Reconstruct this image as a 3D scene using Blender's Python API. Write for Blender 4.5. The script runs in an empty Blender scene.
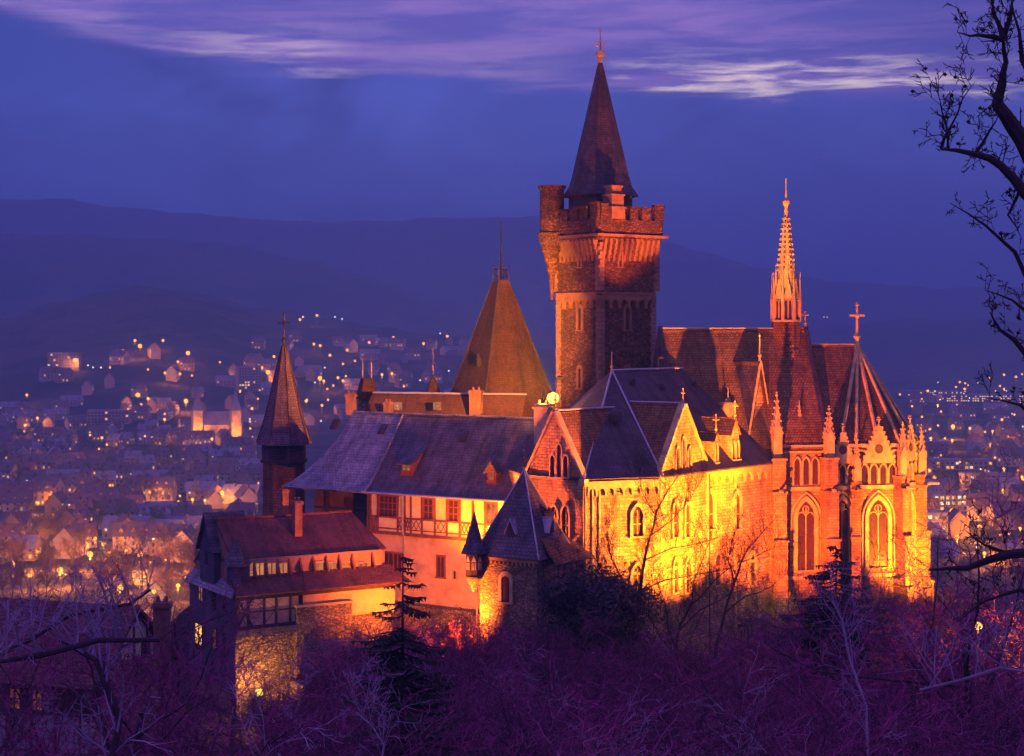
import bpy, math, random
from math import sin, cos, pi, radians, atan2, sqrt, exp
from mathutils import Vector, Matrix
SC = bpy.context.scene
COL = SC.collection
random.seed(7)
FPX, HZ, CAMZ = 1640.0, 330.0, 100.0

# ------------------------------------------------------------------ camera
cam_d = bpy.data.cameras.new('camera')
cam = bpy.data.objects.new('camera', cam_d); COL.objects.link(cam)
cam.location = (0, 0, CAMZ); cam.rotation_euler = (radians(90), 0, 0)
cam_d.sensor_width = 36; cam_d.lens = 36 * FPX / 1024
cam_d.shift_y = -(378 - HZ) / 1024
cam_d.clip_start = 0.5; cam_d.clip_end = 60000
SC.camera = cam
SC.view_settings.view_transform = 'Standard'; SC.view_settings.look = 'None'
SC.view_settings.exposure = 0; SC.view_settings.gamma = 1
SC.render.engine = 'CYCLES'
cy = SC.cycles
cy.use_denoising = True; cy.max_bounces = 4; cy.diffuse_bounces = 2; cy.glossy_bounces = 2
cy.transparent_max_bounces = 6; cy.volume_bounces = 0; cy.caustics_reflective = False; cy.caustics_refractive = False
cy.sample_clamp_indirect = 4

# ------------------------------------------------------------------ node helpers
class NT:
    def __init__(s, tree): s.t = tree; s.n = tree.nodes; s.l = tree.links
    def new(s, typ, **kw):
        n = s.n.new(typ)
        for k, v in kw.items(): setattr(n, k, v)
        return n
    def put(s, sock, v):
        if isinstance(v, bpy.types.NodeSocket): s.l.new(v, sock)
        elif v is not None:
            if isinstance(v, (tuple, list)) and len(v) == 3 and sock.type == 'RGBA': v = (*v, 1)
            sock.default_value = v
    def m(s, op, a, b=None, c=None, clamp=False):
        n = s.new('ShaderNodeMath', operation=op, use_clamp=clamp)
        s.put(n.inputs[0], a); s.put(n.inputs[1], b); s.put(n.inputs[2], c)
        return n.outputs[0]
    def sstep(s, x, a, b):
        n = s.new('ShaderNodeMapRange', interpolation_type='SMOOTHSTEP')
        s.put(n.inputs[0], x); s.put(n.inputs[1], a); s.put(n.inputs[2], b)
        return n.outputs[0]
    def mix(s, f, a, b, mode='MIX'):
        n = s.new('ShaderNodeMix', data_type='RGBA', blend_type=mode)
        s.put(n.inputs[0], f); s.put(n.inputs[6], a); s.put(n.inputs[7], b)
        return n.outputs[2]
    def comb(s, x, y, z):
        n = s.new('ShaderNodeCombineXYZ'); s.put(n.inputs[0], x); s.put(n.inputs[1], y); s.put(n.inputs[2], z)
        return n.outputs[0]
    def noise(s, vec, scale, detail=3, rough=.5, dist=0.):
        n = s.new('ShaderNodeTexNoise'); s.put(n.inputs['Vector'], vec)
        n.inputs['Scale'].default_value = scale; n.inputs['Detail'].default_value = detail
        n.inputs['Roughness'].default_value = rough; n.inputs['Distortion'].default_value = dist
        return n.outputs[0]
    def ramp(s, f, stops, interp='LINEAR'):
        n = s.new('ShaderNodeValToRGB'); r = n.color_ramp; r.interpolation = interp
        while len(r.elements) < len(stops): r.elements.new(.5)
        for e, (p, c) in zip(r.elements, sorted(stops)):
            e.position = p; e.color = (*c, 1) if isinstance(c, (tuple, list)) else (c, c, c, 1)
        s.put(n.inputs[0], f)
        return n.outputs[0]

# ------------------------------------------------------------------ dusk sky
SUN_EL, SUN_AZ = radians(3), radians(200)
world = bpy.data.worlds.new('World'); SC.world = world; world.use_nodes = True
w = NT(world.node_tree); w.n.clear()
gen = w.new('ShaderNodeTexCoord').outputs['Generated']
sep = w.new('ShaderNodeSeparateXYZ'); w.l.new(gen, sep.inputs[0])
az = w.m('ARCTAN2', sep.outputs[0], sep.outputs[1])
el = w.m('ARCSINE', w.m('MINIMUM', w.m('MAXIMUM', sep.outputs[2], -1), 1))
vec = w.comb(w.m('MULTIPLY', az, 1.0), w.m('MULTIPLY', el, 2.2), 0)
vst = w.comb(w.m('MULTIPLY', az, 1.0), w.m('MULTIPLY', el, 9.0), 3.1)
soft = w.noise(vec, 6.5, 6, .55, .9)
wisp = w.noise(vst, 7.0, 6, .62, .5)
wisp2 = w.noise(vst, 16.0, 5, .6, .3)
t_az = w.m('ADD', w.m('MULTIPLY', az, 1 / .66), .5, clamp=True)
def tz(px): return ((px - 512) / FPX) / .66 + .5
edge = w.m('MULTIPLY', w.ramp(t_az, [(tz(px), (HZ - y) / FPX * 4) for px, y in
      [(-60, 10), (0, 20), (100, 50), (190, 66), (300, 76), (400, 70), (500, 80), (610, 98), (720, 94), (900, 106), (1024, 104)]], 'B_SPLINE'), .25)
edge_n = w.m('ADD', edge, w.m('MULTIPLY', w.m('SUBTRACT', w.noise(vst, 9.0, 6, .6, .8), .5), .030))
above = w.sstep(w.m('SUBTRACT', el, edge_n), -.007, .009)
low = w.ramp(w.m('MULTIPLY', el, 4.0), [(0, (.050, .085, .42)), (.25, (.060, .112, .49)), (.45, (.092, .148, .60)), (.62, (.084, .125, .55)), (1, (.09, .11, .5))])
low = w.mix(1.0, low, w.ramp(soft, [(.30, .50), (.45, .86), (.55, 1.08), (.70, 1.42)]), 'MULTIPLY')
low = w.mix(w.m('MULTIPLY', w.sstep(az, .0, .30), .55), low, (.085, .098, .42))
low = w.mix(w.m('MULTIPLY', w.sstep(az, -.16, -.34), .5), low, (.020, .052, .27))
high = w.mix(w.sstep(wisp, .40, .66), (.175, .140, .56), (.42, .25, .72))
high = w.mix(w.m('MULTIPLY', w.sstep(az, .12, .30), .7), high, (.075, .072, .33))
d_edge = w.m('SUBTRACT', el, edge_n)
band = w.m('MULTIPLY', w.sstep(d_edge, -.004, .003), w.sstep(d_edge, .030, .004))
azr = w.m('MULTIPLY', w.sstep(az, .045, .09), w.sstep(az, .33, .24))
azl = w.m('MULTIPLY', w.sstep(az, -.22, -.16), w.sstep(az, -.09, -.13))
azm = w.m('ADD', azr, w.m('MULTIPLY', azl, .42), clamp=True)
streak = w.m('MULTIPLY', w.m('MULTIPLY', band, w.m('ADD', azm, .10)), w.sstep(wisp2, .40, .64))
high = w.mix(streak, high, (1.7, 1.30, 1.15))
sky = w.mix(above, low, high)
up = w.sstep(el, .22, .9)
sky = w.mix(up, sky, w.mix(w.sstep(soft, .35, .65), (.27, .14, .66), (.44, .17, .86)))
nish = w.new('ShaderNodeTexSky', sky_type='NISHITA', sun_disc=False, sun_elevation=SUN_EL, sun_rotation=SUN_AZ)
bg1 = w.new('ShaderNodeBackground'); w.put(bg1.inputs[0], sky); bg1.inputs[1].default_value = 1.25
bg2 = w.new('ShaderNodeBackground'); w.put(bg2.inputs[0], nish.outputs[0]); bg2.inputs[1].default_value = .004
ad = w.new('ShaderNodeAddShader'); w.l.new(bg1.outputs[0], ad.inputs[0]); w.l.new(bg2.outputs[0], ad.inputs[1])
w.l.new(ad.outputs[0], w.new('ShaderNodeOutputWorld').inputs[0])
dusk_fill_d = bpy.data.lights.new('sun', 'SUN'); dusk_fill_d.energy = .14; dusk_fill_d.angle = radians(25); dusk_fill_d.color = (1, .42, .62)  # added weak pink fill to give form; there is no sunlight here
sun = bpy.data.objects.new('sun', dusk_fill_d); COL.objects.link(sun)
sun.rotation_euler = (radians(62), 0, radians(-35))

# ------------------------------------------------------------------ materials
MATS = {}
def mat_base(name):
    m = bpy.data.materials.new(name); m.use_nodes = True
    t = NT(m.node_tree); t.n.clear()
    out = t.new('ShaderNodeOutputMaterial'); b = t.new('ShaderNodeBsdfPrincipled')
    t.l.new(b.outputs[0], out.inputs[0]); MATS[name] = m
    return m, t, b
def bump(t, b, h, strength, dist=.05):
    n = t.new('ShaderNodeBump'); n.inputs['Strength'].default_value = strength; n.inputs['Distance'].default_value = dist
    t.put(n.inputs['Height'], h); t.l.new(n.outputs[0], b.inputs['Normal'])
def m_plain(name, c, rough=.8, var=.3, scale=1.5, metal=0., bmp=.0):
    m, t, b = mat_base(name)
    tc = t.new('ShaderNodeTexCoord').outputs['Object']
    n = t.noise(tc, scale, 5, .6)
    t.put(b.inputs['Base Color'], t.mix(1., c, t.ramp(n, [(.3, 1 - var), (.7, 1 + var)]), 'MULTIPLY'))
    b.inputs['Roughness'].default_value = rough; b.inputs['Metallic'].default_value = metal
    if bmp: bump(t, b, t.noise(tc, scale * 6, 4, .6), bmp)
    return m
def m_brick(name, c1, c2, mortar, bw, bh, msize=.03, rough=.85, bmp=.6, stain=.45, stain_scale=.35, offset=.5, dist=0., spec=.3):
    m, t, b = mat_base(name)
    tc = t.new('ShaderNodeTexCoord')
    uv = tc.outputs['UV']
    if dist:
        nz = t.new('ShaderNodeTexNoise'); t.put(nz.inputs['Vector'], uv); nz.inputs['Scale'].default_value = 1.3
        vm = t.new('ShaderNodeVectorMath', operation='MULTIPLY_ADD'); t.l.new(nz.outputs[1], vm.inputs[0])
        vm.inputs[1].default_value = (dist, dist, 0); t.l.new(uv, vm.inputs[2]); uv = vm.outputs[0]
    br = t.new('ShaderNodeTexBrick'); t.put(br.inputs['Vector'], uv)
    br.offset = offset; br.inputs['Scale'].default_value = 1
    br.inputs['Color1'].default_value = (*c1, 1); br.inputs['Color2'].default_value = (*c2, 1); br.inputs['Mortar'].default_value = (*mortar, 1)
    br.inputs['Mortar Size'].default_value = msize; br.inputs['Mortar Smooth'].default_value = .3
    br.inputs['Brick Width'].default_value = bw; br.inputs['Row Height'].default_value = bh; br.inputs['Bias'].default_value = 0
    ob = tc.outputs['Object']
    st = t.noise(ob, stain_scale, 6, .65); fine = t.noise(ob, 3.5, 4, .6)
    mp = t.new('ShaderNodeMapping'); t.l.new(tc.outputs['UV'], mp.inputs[0]); mp.inputs['Scale'].default_value = (1.1, .10, 1)
    run = t.noise(mp.outputs[0], 1., 5, .65)
    col0 = t.mix(1., br.outputs[0], t.ramp(run, [(.34, 1 - stain * .9), (.5, 1.), (.7, 1 + stain * .5)]), 'MULTIPLY')
    col = t.mix(1., col0, t.ramp(st, [(.3, 1 - stain), (.5, 1.), (.72, 1 + stain)]), 'MULTIPLY')
    col = t.mix(1., col, t.ramp(fine, [(.3, .78), (.7, 1.2)]), 'MULTIPLY')
    t.put(b.inputs['Base Color'], col); b.inputs['Roughness'].default_value = rough
    b.inputs['Specular IOR Level'].default_value = spec
    h = t.m('ADD', t.m('MULTIPLY', br.outputs[1], -1.), t.m('MULTIPLY', fine, .9))
    bump(t, b, h, bmp, .08)
    return m
def m_emit(name, c, s, var=0.):
    m = bpy.data.materials.new(name); m.use_nodes = True; t = NT(m.node_tree); t.n.clear()
    e = t.new('ShaderNodeEmission'); t.put(e.inputs[0], c); e.inputs[1].default_value = s
    if var:
        oi = t.new('ShaderNodeTexCoord').outputs['Object']
        t.put(e.inputs[1], t.m('MULTIPLY', t.ramp(t.noise(oi, .8, 3), [(.3, 1 - var), (.7, 1 + var)]), s))
    t.l.new(e.outputs[0], t.new('ShaderNodeOutputMaterial').inputs[0]); MATS[name] = m
    return m
def m_stone(name, c1, c2, scale, bmp=.8, stain=.5):
    m, t, b = mat_base(name)
    tc = t.new('ShaderNodeTexCoord'); uv = tc.outputs['UV']; ob = tc.outputs['Object']
    mp = t.new('ShaderNodeMapping'); t.l.new(uv, mp.inputs[0]); mp.inputs['Scale'].default_value = (scale, scale * 1.7, 1)
    v = t.new('ShaderNodeTexVoronoi', feature='F1'); t.put(v.inputs['Vector'], mp.outputs[0]); v.inputs['Scale'].default_value = 1
    ve = t.new('ShaderNodeTexVoronoi', feature='DISTANCE_TO_EDGE'); t.put(ve.inputs['Vector'], mp.outputs[0]); ve.inputs['Scale'].default_value = 1
    sp = t.new('ShaderNodeSeparateColor'); t.l.new(v.outputs['Color'], sp.inputs[0])
    col = t.mix(sp.outputs[0], c1, c2)
    col = t.mix(t.sstep(ve.outputs[0], .12, .02), col, tuple(x * .55 for x in c1))
    st = t.noise(ob, .3, 6, .65)
    col = t.mix(1., col, t.ramp(st, [(.3, 1 - stain), (.7, 1 + stain)]), 'MULTIPLY')
    t.put(b.inputs['Base Color'], col); b.inputs['Roughness'].default_value = .9
    h = t.m('ADD', t.m('MULTIPLY', t.sstep(ve.outputs[0], 0., .2), .8), t.m('MULTIPLY', sp.outputs[1], .7))
    bump(t, b, t.m('ADD', h, t.m('MULTIPLY', t.noise(ob, 5, 3), .5)), bmp, .1)
    return m

ASHLAR = m_brick('ashlar_stone', (.52, .38, .16), (.33, .22, .095), (.20, .14, .06), .62, .31, .028, bmp=1., stain=.45, dist=.04)
TRIM = m_plain('dressed_stone', (.50, .37, .155), .8, .38, 1.1, bmp=.4)
CHAPEL = m_brick('chapel_ashlar', (.47, .28, .11), (.27, .155, .065), (.20, .13, .06), .55, .30, .026, bmp=1., stain=.45, dist=.03)
RUBBLE = m_stone('keep_rubble', (.070, .032, .020), (.21, .10, .06), 2.5)
RUBBLE2 = m_stone('wall_rubble', (.15, .105, .07), (.32, .23, .15), 2.6)
PLASTER = m_plain('warm_plaster', (.54, .38, .22), .9, .28, .8, bmp=.3)
INFILL = m_plain('cream_infill', (.64, .56, .30), .9, .16, 1.0, bmp=.2)
TIMBER = m_plain('red_timber', (.17, .055, .035), .75, .35, 2.0, bmp=.2)
TIMBER_D = m_plain('dark_timber', (.05, .03, .025), .8, .4, 2.0, bmp=.2)
BOARDS = m_brick('weather_boards', (.17, .10, .06), (.12, .07, .045), (.04, .025, .02), .22, 6., .02, bmp=.5, stain=.3)
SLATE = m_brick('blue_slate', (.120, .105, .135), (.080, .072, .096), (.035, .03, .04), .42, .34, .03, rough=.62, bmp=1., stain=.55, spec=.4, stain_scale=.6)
SLATE_L = m_brick('sky_sheen_slate', (.26, .28, .33), (.18, .19, .24), (.09, .09, .11), .42, .34, .03, rough=.55, bmp=1., stain=.5, spec=.5, stain_scale=.7)  # paler copy of the blue slate, sky reflection put into the colour
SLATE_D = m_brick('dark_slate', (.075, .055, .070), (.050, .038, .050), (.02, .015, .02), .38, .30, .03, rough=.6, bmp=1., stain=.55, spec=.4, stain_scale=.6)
TILE = m_brick('red_tile', (.150, .058, .055), (.110, .042, .042), (.07, .03, .03), .30, .32, .03, rough=.8, bmp=.9, stain=.45)
TILE_C = m_brick('brown_tile', (.27, .145, .05), (.165, .085, .033), (.06, .035, .025), .34, .30, .03, rough=.8, bmp=1., stain=.4)
LEAD = m_plain('lead', (.42, .42, .46), .45, .2, 2., .4)
IRON = m_plain('iron', (.06, .05, .05), .5, .2, 3., .7)
GILT = m_plain('gilt_metal', (.62, .42, .18), .4, .2, 3., .6)
GLASS = m_plain('dark_glass', (.060, .032, .028), .25, .2, 3.)
LIT = m_emit('lit_window', (1, .46, .09), 1.7, .5)
LIT_DIM = m_emit('dim_lit_window', (1, .36, .14), .42, .5)
LIT_COOL = m_emit('cool_lit_window', (1, .78, .42), 1.5, .4)
LAMP = m_emit('lamp_glass', (1, .50, .10), 5.0)
LAMP_W = m_emit('white_lamp_glass', (1, .86, .62), 4.0)
LAMP_B = m_emit('bright_lamp_glass', (1, .46, .07), 4.5)
BRICK = m_brick('chimney_brick', (.32, .13, .08), (.24, .10, .06), (.28, .2, .15), .25, .08, .012, bmp=.4)
BARK = m_plain('bark', (.050, .018, .034), .95, .45, 2.5, bmp=.4)
TWIG = m_plain('twigs', (.21, .026, .12), .9, .45, 1.2)
TWIG_P = m_plain('pale_twigs', (.27, .20, .29), .85, .4, 1.2)
TWIG_K = m_plain('deep_twigs', (.10, .016, .065), .9, .5, 1.2)
TWIG_V = m_plain('violet_twigs', (.25, .05, .14), .9, .4, 1.2)
TWIG_D = m_plain('dark_twigs', (.028, .018, .022), .9, .4, 1.2)
NEEDLE = m_plain('needles', (.020, .022, .018), .9, .5, .9)
IVY = m_plain('evergreen_leaves', (.040, .034, .036), .8, .5, 1.1)

# ------------------------------------------------------------------ mesh builder
def W(px, py, Y): return Vector(((px - 512) * Y / FPX, Y, CAMZ + (HZ - py) * Y / FPX))
def zc(py, Y): return CAMZ + (HZ - py) * Y / FPX
class MB:
    def __init__(s): s.v = []; s.f = []; s.m = []
    def poly(s, pts, m=0):
        i = len(s.v); s.v.extend(tuple(p) for p in pts); s.f.append(tuple(range(i, i + len(pts)))); s.m.append(m)
        return s
    def prism(s, pts, z0, z1, m=0, caps=True):
        n = len(pts)
        a = [(p[0], p[1], z0) for p in pts]; b = [(p[0], p[1], z1) for p in pts]
        for i in range(n):
            j = (i + 1) % n; s.poly([a[i], a[j], b[j], b[i]], m)
        if caps: s.poly(b, m); s.poly(a[::-1], m)
        return s
    def extr(s, pts, d, m=0):
        """flat polygon pushed along vector d into a solid"""
        d = Vector(d); a = [Vector(p) for p in pts]; b = [p + d for p in a]; n = len(a)
        nrm = (a[1] - a[0]).cross(a[2] - a[0])
        if nrm.dot(d) > 0: a, b = b, a
        s.poly(a, m); s.poly(b[::-1], m)
        for i in range(n):
            j = (i + 1) % n; s.poly([a[j], a[i], b[i], b[j]], m)
        return s
    def slab(s, pts, th, m=0):
        a = [Vector(p) for p in pts]; nrm = Vector((0, 0, 0))
        for i in range(len(a)): nrm += (a[i] - a[0]).cross(a[(i + 1) % len(a)] - a[0])
        nrm.normalize()
        if nrm.z < 0: nrm = -nrm
        return s.extr(a, -nrm * th, m)
    def box(s, c, sx, sy, sz, ang=0., m=0):
        """box standing on c"""
        ca, sa = cos(ang), sin(ang)
        P = [(c[0] + x * ca - y * sa, c[1] + x * sa + y * ca) for x, y in ((-sx/2, -sy/2), (sx/2, -sy/2), (sx/2, sy/2), (-sx/2, sy/2))]
        return s.prism(P, c[2], c[2] + sz, m)
    def lathe(s, c, prof, n=8, rot=0., m=0, cap=True):
        rings = []
        for r, z in prof:
            if r < 1e-4: rings.append([(c[0], c[1], z)])
            else: rings.append([(c[0] + r * cos(rot + 2*pi*i/n), c[1] + r * sin(rot + 2*pi*i/n), z) for i in range(n)])
        for a, b in zip(rings, rings[1:]):
            for i in range(n):
                j = (i + 1) % n
                if len(a) == 1 and len(b) == 1: continue
                if len(b) == 1: s.poly([a[i], a[j], b[0]], m)
                elif len(a) == 1: s.poly([a[0], b[j], b[i]], m)
                else: s.poly([a[i], a[j], b[j], b[i]], m)
        if cap and len(rings[0]) > 1: s.poly(rings[0][::-1], m)
        if cap and len(rings[-1]) > 1: s.poly(rings[-1], m)
        return s
    def tube(s, pts, rad, n=5, m=0):
        pts = [Vector(p) for p in pts]
        if not isinstance(rad, (list, tuple)): rad = [rad] * len(pts)
        base = len(s.v); prev = None
        for k, p in enumerate(pts):
            d = (pts[min(k + 1, len(pts) - 1)] - pts[max(k - 1, 0)])
            if d.length < 1e-9: d = Vector((0, 0, 1))
            d.normalize()
            if prev is None:
                a = d.cross(Vector((0, 0, 1)) if abs(d.z) < .9 else Vector((1, 0, 0)))
            else:
                a = prev - d * prev.dot(d)
                if a.length < 1e-6: a = d.cross(Vector((.3, .5, .8)))
            a.normalize(); b = d.cross(a); prev = a
            for i in range(n):
                t = 2 * pi * i / n; q = p + (a * cos(t) + b * sin(t)) * rad[k]
                s.v.append((q.x, q.y, q.z))
        for k in range(len(pts) - 1):
            for i in range(n):
                j = (i + 1) % n
                s.f.append((base + k*n + i, base + k*n + j, base + (k+1)*n + j, base + (k+1)*n + i)); s.m.append(m)
        return s
    def build(s, name, mats, parent=None, loc=None, label=None, smooth=False, uv=True):
        if not isinstance(mats, (list, tuple)): mats = [mats]
        org = Vector(loc) if loc is not None else (Vector(parent['org']) if parent is not None else Vector((0, 0, 0)))
        me = bpy.data.meshes.new(name)
        me.from_pydata([(x - org.x, y - org.y, z - org.z) for x, y, z in s.v], [], s.f)
        for mm in mats: me.materials.append(mm)
        me.polygons.foreach_set('material_index', s.m)
        if smooth: me.polygons.foreach_set('use_smooth', [True] * len(s.f))
        if uv:
            me.update()
            ul = me.uv_layers.new(name='UVMap'); buf = []
            vs = s.v
            for p in me.polygons:
                n = p.normal
                if abs(n.z) > .985: t1 = Vector((1, 0, 0))
                else: t1 = Vector((-n.y, n.x, 0)).normalized()
                t2 = n.cross(t1)
                for vi in p.vertices:
                    q = vs[vi]
                    buf.append(q[0]*t1.x + q[1]*t1.y + q[2]*t1.z); buf.append(q[0]*t2.x + q[1]*t2.y + q[2]*t2.z)
            ul.data.foreach_set('uv', buf)
        me.update()
        o = bpy.data.objects.new(name, me); COL.objects.link(o)
        if parent is not None: o.parent = parent
        if loc is not None and parent is None: o.location = org
        o['org'] = tuple(org)
        if label: o['label'] = label
        return o
def thing(name, label, cat, loc, group=None):
    o = bpy.data.objects.new(name, None); COL.objects.link(o); o.location = loc
    o['label'] = label; o['category'] = cat; o['org'] = tuple(loc)
    if group: o['group'] = group
    return o
def tag(o, label, cat, group=None):
    o['label'] = label; o['category'] = cat
    if group: o['group'] = group
    return o
def structure(o): o['kind'] = 'structure'; return o
def dup(root, loc, rotz=0, scale=1, label=None, group=None):
    r = root.copy(); COL.objects.link(r); r.location = loc; r.rotation_euler = (0, 0, rotz)
    r.scale = scale if isinstance(scale, tuple) else (scale,) * 3
    r.hide_render = False
    if label: r['label'] = label
    if group: r['group'] = group
    for ch in root.children:
        c = ch.copy(); COL.objects.link(c); c.parent = r; c.hide_render = False
        for g in ch.children:
            d = g.copy(); COL.objects.link(d); d.parent = c; d.hide_render = False
    return r
class Fr:
    """frame of a wall: u runs right along it, v runs inward"""
    def __init__(s, a, b):
        s.o = Vector((a[0], a[1])); d = Vector((b[0], b[1])) - s.o
        s.L = d.length; s.u = d / s.L; s.v = Vector((-s.u.y, s.u.x))
    def p(s, u, v, z):
        q = s.o + s.u * u + s.v * v
        return Vector((q.x, q.y, z))
    def q(s, u, v): q = s.o + s.u * u + s.v * v; return (q.x, q.y)
    def hu(s, px, v=0.):
        k = (px - 512) / FPX; o = s.o + s.v * v
        return (k * o.y - o.x) / (s.u.x - k * s.u.y)
    def hz(s, px, py, v=0.):
        q = s.o + s.v * v + s.u * s.hu(px, v)
        return zc(py, q.y)
    def box(s, mb, u0, u1, v0, v1, z0, z1, m=0):
        mb.prism([s.q(u0, v0), s.q(u1, v0), s.q(u1, v1), s.q(u0, v1)], z0, z1, m)
    def gable(s, mb, u0, u1, v0, v1, z0, ze, za, m=0):
        mb.extr([s.p(u0, v0, z0), s.p(u1, v0, z0), s.p(u1, v0, ze), s.p((u0 + u1) / 2, v0, za), s.p(u0, v0, ze)], s.p(0, v1, 0) - s.p(0, v0, 0), m)
def outline(w, h, kind, n=6):
    hw = w / 2
    if kind == 'rect': return [(-hw, 0), (hw, 0), (hw, h), (-hw, h)]
    if kind == 'round':
        zs = h - hw
        return [(-hw, 0), (hw, 0)] + [(hw * cos(pi*i/(2*n)), zs + hw * sin(pi*i/(2*n))) for i in range(2*n + 1)]
    R = w * 1.0; rise = w * .866; zs = h - rise        # pointed
    pts = [(-hw, 0), (hw, 0)]
    pts += [(-hw + R * cos(pi/3*i/n), zs + R * sin(pi/3*i/n)) for i in range(n + 1)]
    pts += [(hw - R * cos(pi/3*i/n), zs + R * sin(pi/3*i/n)) for i in range(n - 1, -1, -1)]
    return pts
def window(parent, F, u, z, w, h, kind='pointed', fr=.16, proud=.16, fmat=None, gmat=None, bars=(0, 0), v=0., sill=True, name='window'):
    inn = outline(w, h, kind); out = outline(w + 2*fr, h + fr*1.3, kind)
    if kind != 'rect' : out = [(x, y) for x, y in out]
    mb = MB()
    f = lambda x, y, d: F.p(u + x, v - d, z + y)
    n = len(inn)
    for i in range(n):
        j = (i + 1) % n
        if i == 0: continue                      # open at the bottom, where the sill sits
        mb.poly([f(*out[i], proud), f(*out[j], proud), f(*inn[j], proud), f(*inn[i], proud)])
        mb.poly([f(*inn[i], proud), f(*inn[j], proud), f(*inn[j], -.01), f(*inn[i], -.01)])
        mb.poly([f(*out[j], proud), f(*out[i], proud), f(*out[i], -.01), f(*out[j], -.01)])
    if sill:
        a, b = -w/2 - fr - .08, w/2 + fr + .08
        mb.prism([F.q(u + a, v - proud - .1), F.q(u + b, v - proud - .1), F.q(u + b, v + .01), F.q(u + a, v + .01)], z - .14, z, 0)
    for k in range(bars[0]):
        x = -w/2 + w * (k + 1) / (bars[0] + 1)
        hh = h if kind == 'rect' else h - w * .35
        mb.prism([F.q(u + x - .045, v - .09), F.q(u + x + .045, v - .09), F.q(u + x + .045, v - .02), F.q(u + x - .045, v - .02)], z + .002, z + hh, 0)
    for k in range(bars[1]):
        zz = z + (h if kind == 'rect' else h * .8) * (k + 1) / (bars[1] + 1)
        mb.prism([F.q(u - w/2, v - .075), F.q(u + w/2, v - .075), F.q(u + w/2, v - .022), F.q(u - w/2, v - .022)], zz - .04, zz + .04, 0)
    wo = mb.build(name, fmat or TRIM, parent)
    pm = MB(); pm.poly([f(x, y, .015) for x, y in inn]); pm.build('pane', gmat or GLASS, wo)
    return wo
def arches(mb, F, u0, u1, z0, z1, n, proud=.25, v=0., m=0, seg=6, fill=.78):
    """frieze of round arches hanging under a cornice"""
    L = (u1 - u0) / n; r = L * fill / 2; zs = z0 + (z1 - z0) * .30; top = z1
    zr = min(r, (top - zs) * .85)
    for k in range(n):
        c = u0 + L * (k + .5)
        xs = [c - L/2, c - r] + [c - r * cos(pi * i / seg) for i in range(seg + 1)] + [c + r, c + L/2]
        zs_ = [z0, z0] + [zs + zr * sin(pi * i / seg) for i in range(seg + 1)] + [z0, z0]
        for i in range(len(xs) - 1):
            if abs(xs[i + 1] - xs[i]) < 1e-6:
                mb.poly([F.p(xs[i], v - proud, zs_[i]), F.p(xs[i], v - proud, zs_[i+1]), F.p(xs[i], v + .02, zs_[i+1]), F.p(xs[i], v + .02, zs_[i])], m); continue
            mb.poly([F.p(xs[i], v - proud, zs_[i]), F.p(xs[i+1], v - proud, zs_[i+1]), F.p(xs[i+1], v - proud, top), F.p(xs[i], v - proud, top)], m)
            mb.poly([F.p(xs[i], v + .02, zs_[i]), F.p(xs[i+1], v + .02, zs_[i+1]), F.p(xs[i+1], v - proud, zs_[i+1]), F.p(xs[i], v - proud, zs_[i])], m)
    F.box(mb, u0 - .05, u1 + .05, v - proud - .12, v + .02, top, top + .22, m)
def pinnacle(mb, x, y, z, h, wd, ang=0., m=0, crockets=True):
    mb.box((x, y, z), wd, wd, h * .36, ang, m)
    mb.box((x, y, z + h * .36), wd * 1.18, wd * 1.18, h * .03, ang, m)
    zt = z + h * .39
    for k in range(4):                                   # gablets on the four faces
        a = ang + k * pi / 2; c, s_ = cos(a), sin(a)
        P = lambda l, d, zz: (x + c * l - s_ * d, y + s_ * l + c * d, zz)
        mb.extr([P(-wd * .56, -wd * .57, zt), P(wd * .56, -wd * .57, zt), P(0, -wd * .57, zt + h * .17)], (-s_ * wd * .3, c * wd * .3, 0), m)
    mb.lathe((x, y), [(wd * .66, zt), (wd * .06, z + h * .93), (0, z + h * .94)], 4, ang + pi / 4, m)
    if crockets:
        for k in range(4):
            a = ang + pi / 4 + k * pi / 2
            for i in range(5):
                t = (i + .6) / 5.6; r = wd * .66 * (1 - t) + wd * .06 * t + wd * .07
                mb.box((x + r * cos(a), y + r * sin(a), zt + (z + h * .93 - zt) * t), wd * .16, wd * .16, wd * .2, a, m)
    mb.lathe((x, y), [(.02, z + h * .9), (wd * .2, z + h * .945), (wd * .05, z + h * .965), (wd * .16, z + h * .985), (0, z + h)], 6, 0, m)
def finial(mb, x, y, z, h, r=.16, cross=True, m=0, ang=0.):
    mb.lathe((x, y), [(r * 1.4, z), (r * .7, z + h * .12), (r * 1.6, z + h * .22), (r * .6, z + h * .3), (r * .45, z + h * .9), (r * .9, z + h * .93), (0, z + h)], 8, 0, m)
    if cross:
        mb.box((x, y, z + h * .66), h * .34, r * .7, r * .9, ang, m)
        mb.lathe((x, y), [(0, z + h * .6), (r * 1.2, z + h * .66), (r * 1.2, z + h * .7), (0, z + h * .76)], 6, 0, m)
def ridge_tube(mb, pts, r=.12, m=0): mb.tube(pts, r, 6, m)
def chimney_part(parent, x, y, z0, z1, wx, wy, ang=0., mat=None):
    mb = MB(); mb.box((x, y, z0), wx, wy, z1 - z0 - .3, ang)
    mb.box((x, y, z1 - .3), wx + .24, wy + .24, .18, ang); mb.box((x, y, z1 - .12), wx + .08, wy + .08, .12, ang)
    for s_ in (-.25, .25): mb.lathe((x + s_ * wx * cos(ang), y + s_ * wx * sin(ang)), [(.13, z1 - .02), (.11, z1 + .35)], 8)
    return mb.build('chimney', mat or BRICK, parent)
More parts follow.
